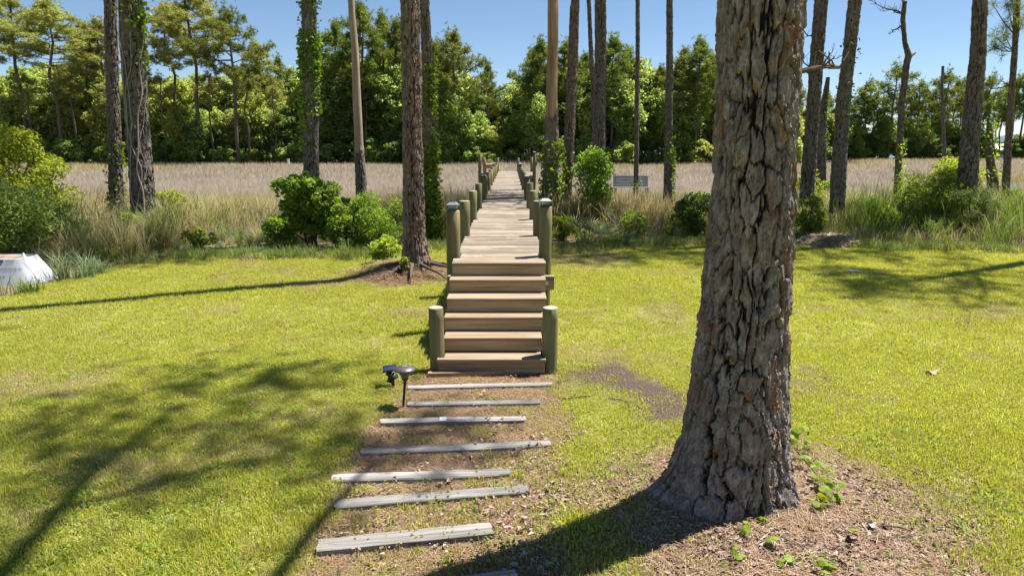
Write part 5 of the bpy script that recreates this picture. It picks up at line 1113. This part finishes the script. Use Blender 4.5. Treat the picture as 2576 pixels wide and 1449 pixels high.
# ------------------------------------------------------------------ the far woods
rng = np.random.default_rng(404)
def broad(seed, R, n, nc, L, mat, sides=2.2):
    rg_ = np.random.default_rng(seed); P, cc, cr = clumpcloud(rg_, R, nc, n, .7, .2, (.09, .25)); v, f = leaves(P, L, L*.75, rg_, .35)
    return mesh('broadleaf crown', v, f, mat), cc
BR = []
for i, (R, mt) in enumerate([((4.2, 3.8, 5.5), 'farlight'), ((4.5, 4, 6.5), 'farmid'), ((3.6, 3.4, 6.), 'farmid'), ((4.4, 4, 5), 'farlight'), ((4., 3.6, 7), 'fardark'), ((5, 4, 5.5), 'farmid')]):
    BR.append((broad(800+i, R, 10000, 190, .38, M[mt]), R))
SH = [(broad(830+i, (2.4, 2., 1.7), 3000, 60, .26, M[m_])[0], (2.4, 2, 1.7)) for i, m_ in enumerate(['farmid', 'farlight', 'fardark', 'leafblue'])]
def trunkmesh(H, r, lean, seed):
    rg_ = np.random.default_rng(seed); b = MB(); P = [(lean*f*H*.06+rg_.normal()*.12*f, rg_.normal()*.1*f, f*H) for f in np.linspace(0, 1, 6)]; b.tube(P, np.linspace(r, r*.45, 6), 7)
    for k in range(5):
        f = rg_.uniform(.4, .95); a = rg_.uniform(0, 6.28); p = np.array([np.interp(f, np.linspace(0, 1, 6), [q[i] for q in P]) for i in range(3)]); b.tube([p, p+[math.cos(a)*.07, math.sin(a)*.07, .09], p+[math.cos(a)*.13, math.sin(a)*.13, min(.2, .98-p[2])]], [r*.4, r*.28, r*.1], 5)
    return b.mesh('trunk', M['farbark'], True)
BT = [trunkmesh(1., .018, s_, i) for i, s_ in enumerate((1, -1, .5, -.5))]
PT = []
for i in range(3):
    b = MB(); rg_ = np.random.default_rng(i); P = [(rg_.normal()*.008*f*3, rg_.normal()*.006*f*3, f) for f in np.linspace(0, 1, 6)]; b.tube(P, np.linspace(.0135, .005, 6), 7); PT.append(b.mesh('pine trunk', M['farbark'], True))
U = [-60, 0, 100, 200, 250, 300, 400, 450, 500, 600, 650, 700, 740, 760, 800, 830, 900, 950, 1000, 1060, 1100, 1180, 1250, 1290, 1330, 1350, 1400, 1430, 1500, 1590, 1630, 1700, 1800, 1990, 2040, 2120]
TV = [170, 165, 160, 150, 175, 190, 205, 170, 200, 185, 175, 200, 175, 125, 110, 115, 135, 130, 105, 110, 130, 205, 225, 200, 200, 170, 150, 160, 140, 145, 190, 175, 170, 215, 250, 300]
MARK = [(0, 'left edge'), (265, 'slim left pine'), (365, 'vine wrapped pine'), (570, 'forked pine'), (782, 'ivy column pine'), (900, 'bare pale trunk'), (1040, 'mound pine'), (1260, 'boardwalk end'), (1390, 'orange dead pine'), (1510, 'grey plated pine'), (1602, 'thin dark pole'), (1682, 'slender ivy pine'), (1900, 'huge pine'), (2040, 'rough barked pine'), (2130, 'leaning pine'), (2265, 'crooked dead tree'), (2374, 'bare snag'), (2450, 'thick right pine'), (2545, 'right edge pine')]
def where(u):
    lo = [m for m in MARK if m[0] <= u]; hi = [m for m in MARK if m[0] > u]
    if not lo: return 'at the very '+MARK[0][1]
    if not hi: return 'right of the '+lo[-1][1]
    a, b = lo[-1], hi[0]; f = (u-a[0])/(b[0]-a[0])
    return ('just right of the '+a[1]) if f < .34 else (('just left of the '+b[1]) if f > .66 else ('between '+a[1]+' and '+b[1]))
def uniq(kind, u, row): return f'{kind}, {row}, {where(u)}'
def place_broad(u, topv, Yd, row, k=None, wscale=1., kind=None):
    k = int(rng.integers(len(BR))) if k is None else k; (me, cc), R = BR[k]; top = at(u, topv, Yd); gz = float(G(top[0], Yd)); H = max(top[2]-gz, 5.)
    nm = ['pale yellow green broadleaf tree', 'mid green broadleaf tree', 'narrow mid green broadleaf tree', 'round pale green broadleaf tree', 'dark green broadleaf tree', 'wide mid green broadleaf tree'][k]
    e = empty('broadleaf_tree', (top[0], Yd, gz), uniq(kind or nm, u, row), 'tree', 'broadleaf trees of the far woods'); sz = H*.485/R[2]; sw = min(1.5, max(.85, H/13))*wscale
    ob('crown', me, e, (0, 0, H-R[2]*sz*.97), rng.uniform(0, 6.28), scale=(sw, sw, sz)); ob('trunk', BT[int(rng.integers(4))], e, (0, 0, -.2), rng.uniform(0, 6.28), scale=(H*.75, H*.75, H*.72)) 
for Yd, step, dv, row in ((112, 44, 55, 'front row'), (119, 50, 0, 'second row'), (127, 60, -6, 'third row'), (134, 70, 60, 'back row')):
    u = -70+step*.3
    while u < 2010 if Yd < 125 else u < 1960:
        tv = float(np.interp(u, U, TV))+dv-12+rng.uniform(-14, 22)+(rng.uniform(-25, 40) if dv == 55 else 0); k = int(rng.choice(6, p=[.32, .17, .1, .28, .03, .10] if u < 700 else [.15, .22, .18, .15, .18, .12]))
        place_broad(u, tv, Yd+rng.uniform(-2.5, 2.5), row, k); u += step*rng.uniform(.8, 1.2)
kk = 0; u = -60
while u < 2000:
    me, R = SH[int(rng.integers(4))]; Yd = 108.5+rng.uniform(-1.2, 1.5); q = at(u, 400, Yd); gz = float(G(q[0], Yd)); s_ = rng.uniform(.8, 1.7)
    e = empty('understory_shrub', (q[0], Yd, gz), uniq('low bush', u, 'at the far marsh edge'), 'shrub', 'shrubs along the foot of the far woods'); ob('foliage', me, e, (0, 0, R[2]*s_*.85), rng.uniform(0, 6.28), scale=(s_,)*3)
    b = None; ob('stem', BT[kk % 4], e, (0, 0, -.1), 0, scale=(1.5, 1.5, 2*s_)); kk += 1; u += rng.uniform(22, 40)
def place_pine(u, topv, wpx, Yd, lab=None, crown=None, cf=.5, thin=False, spread=False, pale=False):
    top = at(u, topv, Yd); gz = float(G(top[0], Yd)); H = top[2]-gz; w_ = wpx/FOC*Yd/2
    pr = SPREAD if spread else (PINE_THIN[int(rng.integers(2))] if thin else PINE[int(rng.integers(4))]); bw_ = 5.4 if spread else (2.2 if thin else 3.3); bh = 6. if thin else 9.
    hc = H*cf; sz = hc/bh; sw = w_/bw_
    e = empty('pine_tree', (top[0], Yd, gz), lab or uniq('tall tufted pine', u, 'in the far woods'), 'pine tree', 'pines of the far woods')
    o = ob('crown', PALE.setdefault(pr[0].name, swapmat(pr[0], M['needles2'])) if pale else pr[0], e, (0, 0, H-hc), rng.uniform(0, 6.28), scale=(sw, sw, sz)); ob('limbs', pr[1], o)
    tr = ob('trunk', PT[int(rng.integers(3))], e, (0, 0, -.2), rng.uniform(0, 6.28), scale=(H*1.0,)*2+(H*.97,))
PALE = {}
for a in [(15, -30, 150, 110, 'tall sparse pine at the far left edge with its top out of the picture'), (110, 6, 175, 108, 'tall pine with a flat topped open crown left of the slim ivy footed pine'), (205, 60, 110, 116), (245, 55, 120, 113), (415, 15, 130, 114), (472, -25, 165, 109, 'tall pine with a bare lower trunk left of the spreading forked pine'), (640, 110, 100, 118), (700, 150, 80, 120), (842, 62, 110, 114), (905, 14, 140, 110, 'tall dark crowned pine just behind the bare pale trunk'), (960, 40, 110, 116), (1000, 55, 100, 114), (1095, 108, 100, 113), (1140, 84, 125, 109, 'bushy topped pine rising alone left of the wide gap of sky'), (1226, 164, 62, 116), (1340, 128, 90, 116), (1362, 104, 100, 112), (1425, 112, 110, 114), (1472, 140, 90, 118), (1546, 98, 120, 110, 'round topped pine between the grey plated pine and the thin dark pole'), (1580, 128, 90, 116), (1665, 172, 80, 116), (1722, 128, 90, 112), (1762, 104, 120, 109, 'bushy pine directly left of the huge foreground pine'), (1800, 140, 90, 113)]:
    place_pine(*a[:4], lab=a[4] if len(a) > 4 else None, cf=.58 if a[0] > 650 else .42, pale=a[0] < 700)
for u_, tv_ in ((168, 165), (352, 150), (398, 190), (520, 185), (612, 160), (682, 195), (262, 205), (60, 190)):
    place_pine(u_, tv_, 62, 108.3, uniq('slim bare trunked pine', u_, 'before the far woods'), cf=.34, thin=True, pale=True)
e = place_pine(572, 28, 195, 106, 'wide spreading forked pine with a bare trunk, standing clear of the left woods', cf=.55, spread=True)
for a in [(2008, 205, 60, 148), (2052, 225, 55, 150), (2085, 240, 60, 152), (2125, 232, 50, 150), (2172, 232, 75, 150), (2205, 240, 70, 148), (2258, 166, 95, 146, 'tallest pine of the right woods, behind the crooked dead tree'), (2300, 225, 50, 152), (2335, 230, 45, 154), (2388, 182, 75, 147, 'tall pine of the right woods just right of the marsh snag'), (2352, 262, 40, 155), (2412, 205, 50, 153), (2440, 195, 55, 156), (2500, 190, 60, 149), (2535, 215, 55, 156), (2472, 235, 45, 158), (2565, 195, 60, 150), (2590, 180, 60, 148), (2518, 250, 40, 160), (2150, 262, 45, 156), (2190, 205, 55, 152), (2228, 250, 45, 158), (2280, 240, 45, 157), (2320, 205, 50, 150), (2365, 215, 48, 153), (2425, 235, 42, 158), (2455, 180, 52, 151), (2485, 225, 42, 157), (2550, 225, 45, 154)]:
    place_pine(*a[:4], lab=a[4] if len(a) > 4 else uniq('slender thin crowned pine', a[0], 'far right woods'), cf=.5, thin=True)
u = 2000
for u, tv, k in [(1995, 270, 3), (2040, 300, 0), (2095, 300, 1), (2140, 330, 4), (2175, 310, 4), (2215, 320, 4), (2262, 325, 4), (2290, 290, 0), (2318, 285, 3), (2345, 330, 4), (2400, 320, 4), (2430, 300, 5), (2560, 330, 4), (2600, 320, 4), (2155, 285, 0), (2235, 275, 1), (2375, 275, 3), (2465, 310, 1), (2075, 270, 1), (2020, 255, 0)]:
    place_broad(u, tv, 150+rng.uniform(-3, 3), 'right woods', k, 1.0)
for u in (2000, 2030, 2065, 2100, 2145, 2160, 2185, 2210, 2280, 2300, 2345, 2372, 2395, 2425, 2460, 2492, 2555, 2575):
    me, R = SH[int(rng.integers(3))]; Yd = 148+rng.uniform(-2, 2); q = at(u, 390, Yd); gz = float(G(q[0], Yd)); s_ = rng.uniform(.8, 1.5); e = empty('understory_shrub', (q[0], Yd, gz), uniq('low bush', u, 'right woods edge'), 'shrub', 'shrubs along the foot of the far woods'); ob('foliage', me, e, (0, 0, R[2]*s_*.85), rng.uniform(0, 6.28), scale=(s_,)*3); ob('stem', BT[0], e, (0, 0, -.1), 0, scale=(1.5, 1.5, 2*s_))
# boathouse, dock house and white marker post
def boathouse(u, Yd, w_, h_, lab, roofc, wall):
    q = at(u, 390, Yd); e = empty('boathouse', (q[0], Yd, -1.3), lab, 'boathouse')
    for sx in (-1, 1):
        for sy in (-1, 1): b = MB(); b.tube([(sx*w_*.45, sy*2, -1.), (sx*w_*.45, sy*2, h_)], .14, 8); ob('piling', b.mesh('piling', M['farbark']), e)
    b = MB(); b.box((0, 0, 1.1), (w_, 4.4, .18)); ob('floor', b.mesh('floor', M['timber']), e)
    b = MB(); b.add([[-w_*.6, -2.6, h_], [w_*.6, -2.6, h_], [w_*.6, 2.6, h_], [-w_*.6, 2.6, h_], [-w_*.6, 0, h_+w_*.25], [w_*.6, 0, h_+w_*.25]], [np.array([[0, 1, 5, 4], [2, 3, 4, 5], [3, 2, 1, 0]]), np.array([[1, 2, 5], [3, 0, 4]])]); ob('roof', b.mesh('roof', M[roofc]), e)
    b = MB(); b.box((w_*.12, .3, 1.9), (w_*.6, 2., 1.4)); ob('wall', b.mesh('wall', M[wall]), e)
    b = MB(); b.box((w_*.1, -.72, 2.1), (w_*.3, .06, .6)); ob('window', b.mesh('window', M['panel']), e)
boathouse(2326, 168, 4.6, 3.6, 'small white and blue boathouse on pilings seen through the right woods', 'roofblue', 'white')
boathouse(2516, 172, 6., 3.0, 'pale boathouse over the water at the far right', 'white', 'white')
boathouse(2375, 158, 5.0, 5.6, 'tall dark open dock house on poles in the right woods', 'farbark', 'farbark')
q = at(725, 405, 100.); b = MB(); b.box((0, 0, .75), (.28, .28, 1.5), bev=.03); b.box((0, 0, 1.52), (.34, .34, .07))
ob('marker_post', b.mesh('marker post', M['white']), None, (q[0], 100, float(G(q[0], 100.))), 0, 'small white marker post in the marsh before the left woods', 'marker post')
q = at(2400, 403, 120.); b = MB(); b.box((0, 0, .95), (5.4, 1.4, .1)); b.box((-2.4, 0, .45), (.14, .14, 1.)); b.box((2.4, 0, .45), (.14, .14, 1.)); ob('small_dock', b.mesh('dock', M['white']), None, (q[0], 120, float(G(q[0], 120.))), 0, 'low pale dock at the marsh edge beside the bare marsh snag', 'dock')

# labels: alike neighbours are told apart by their order from the left
byl = {}
for o in list(C.objects):
    if o.parent is None and 'label' in o and o.get('group', '').endswith('far woods'): byl.setdefault(o['label'], []).append(o)
ORD = ['leftmost', 'second', 'third', 'fourth', 'fifth', 'sixth', 'seventh']
for l, os_ in byl.items():
    if len(os_) > 1:
        for i_, o in enumerate(sorted(os_, key=lambda q: q.location.x/q.location.y)): o['label'] = ORD[min(i_, 6)]+' '+l
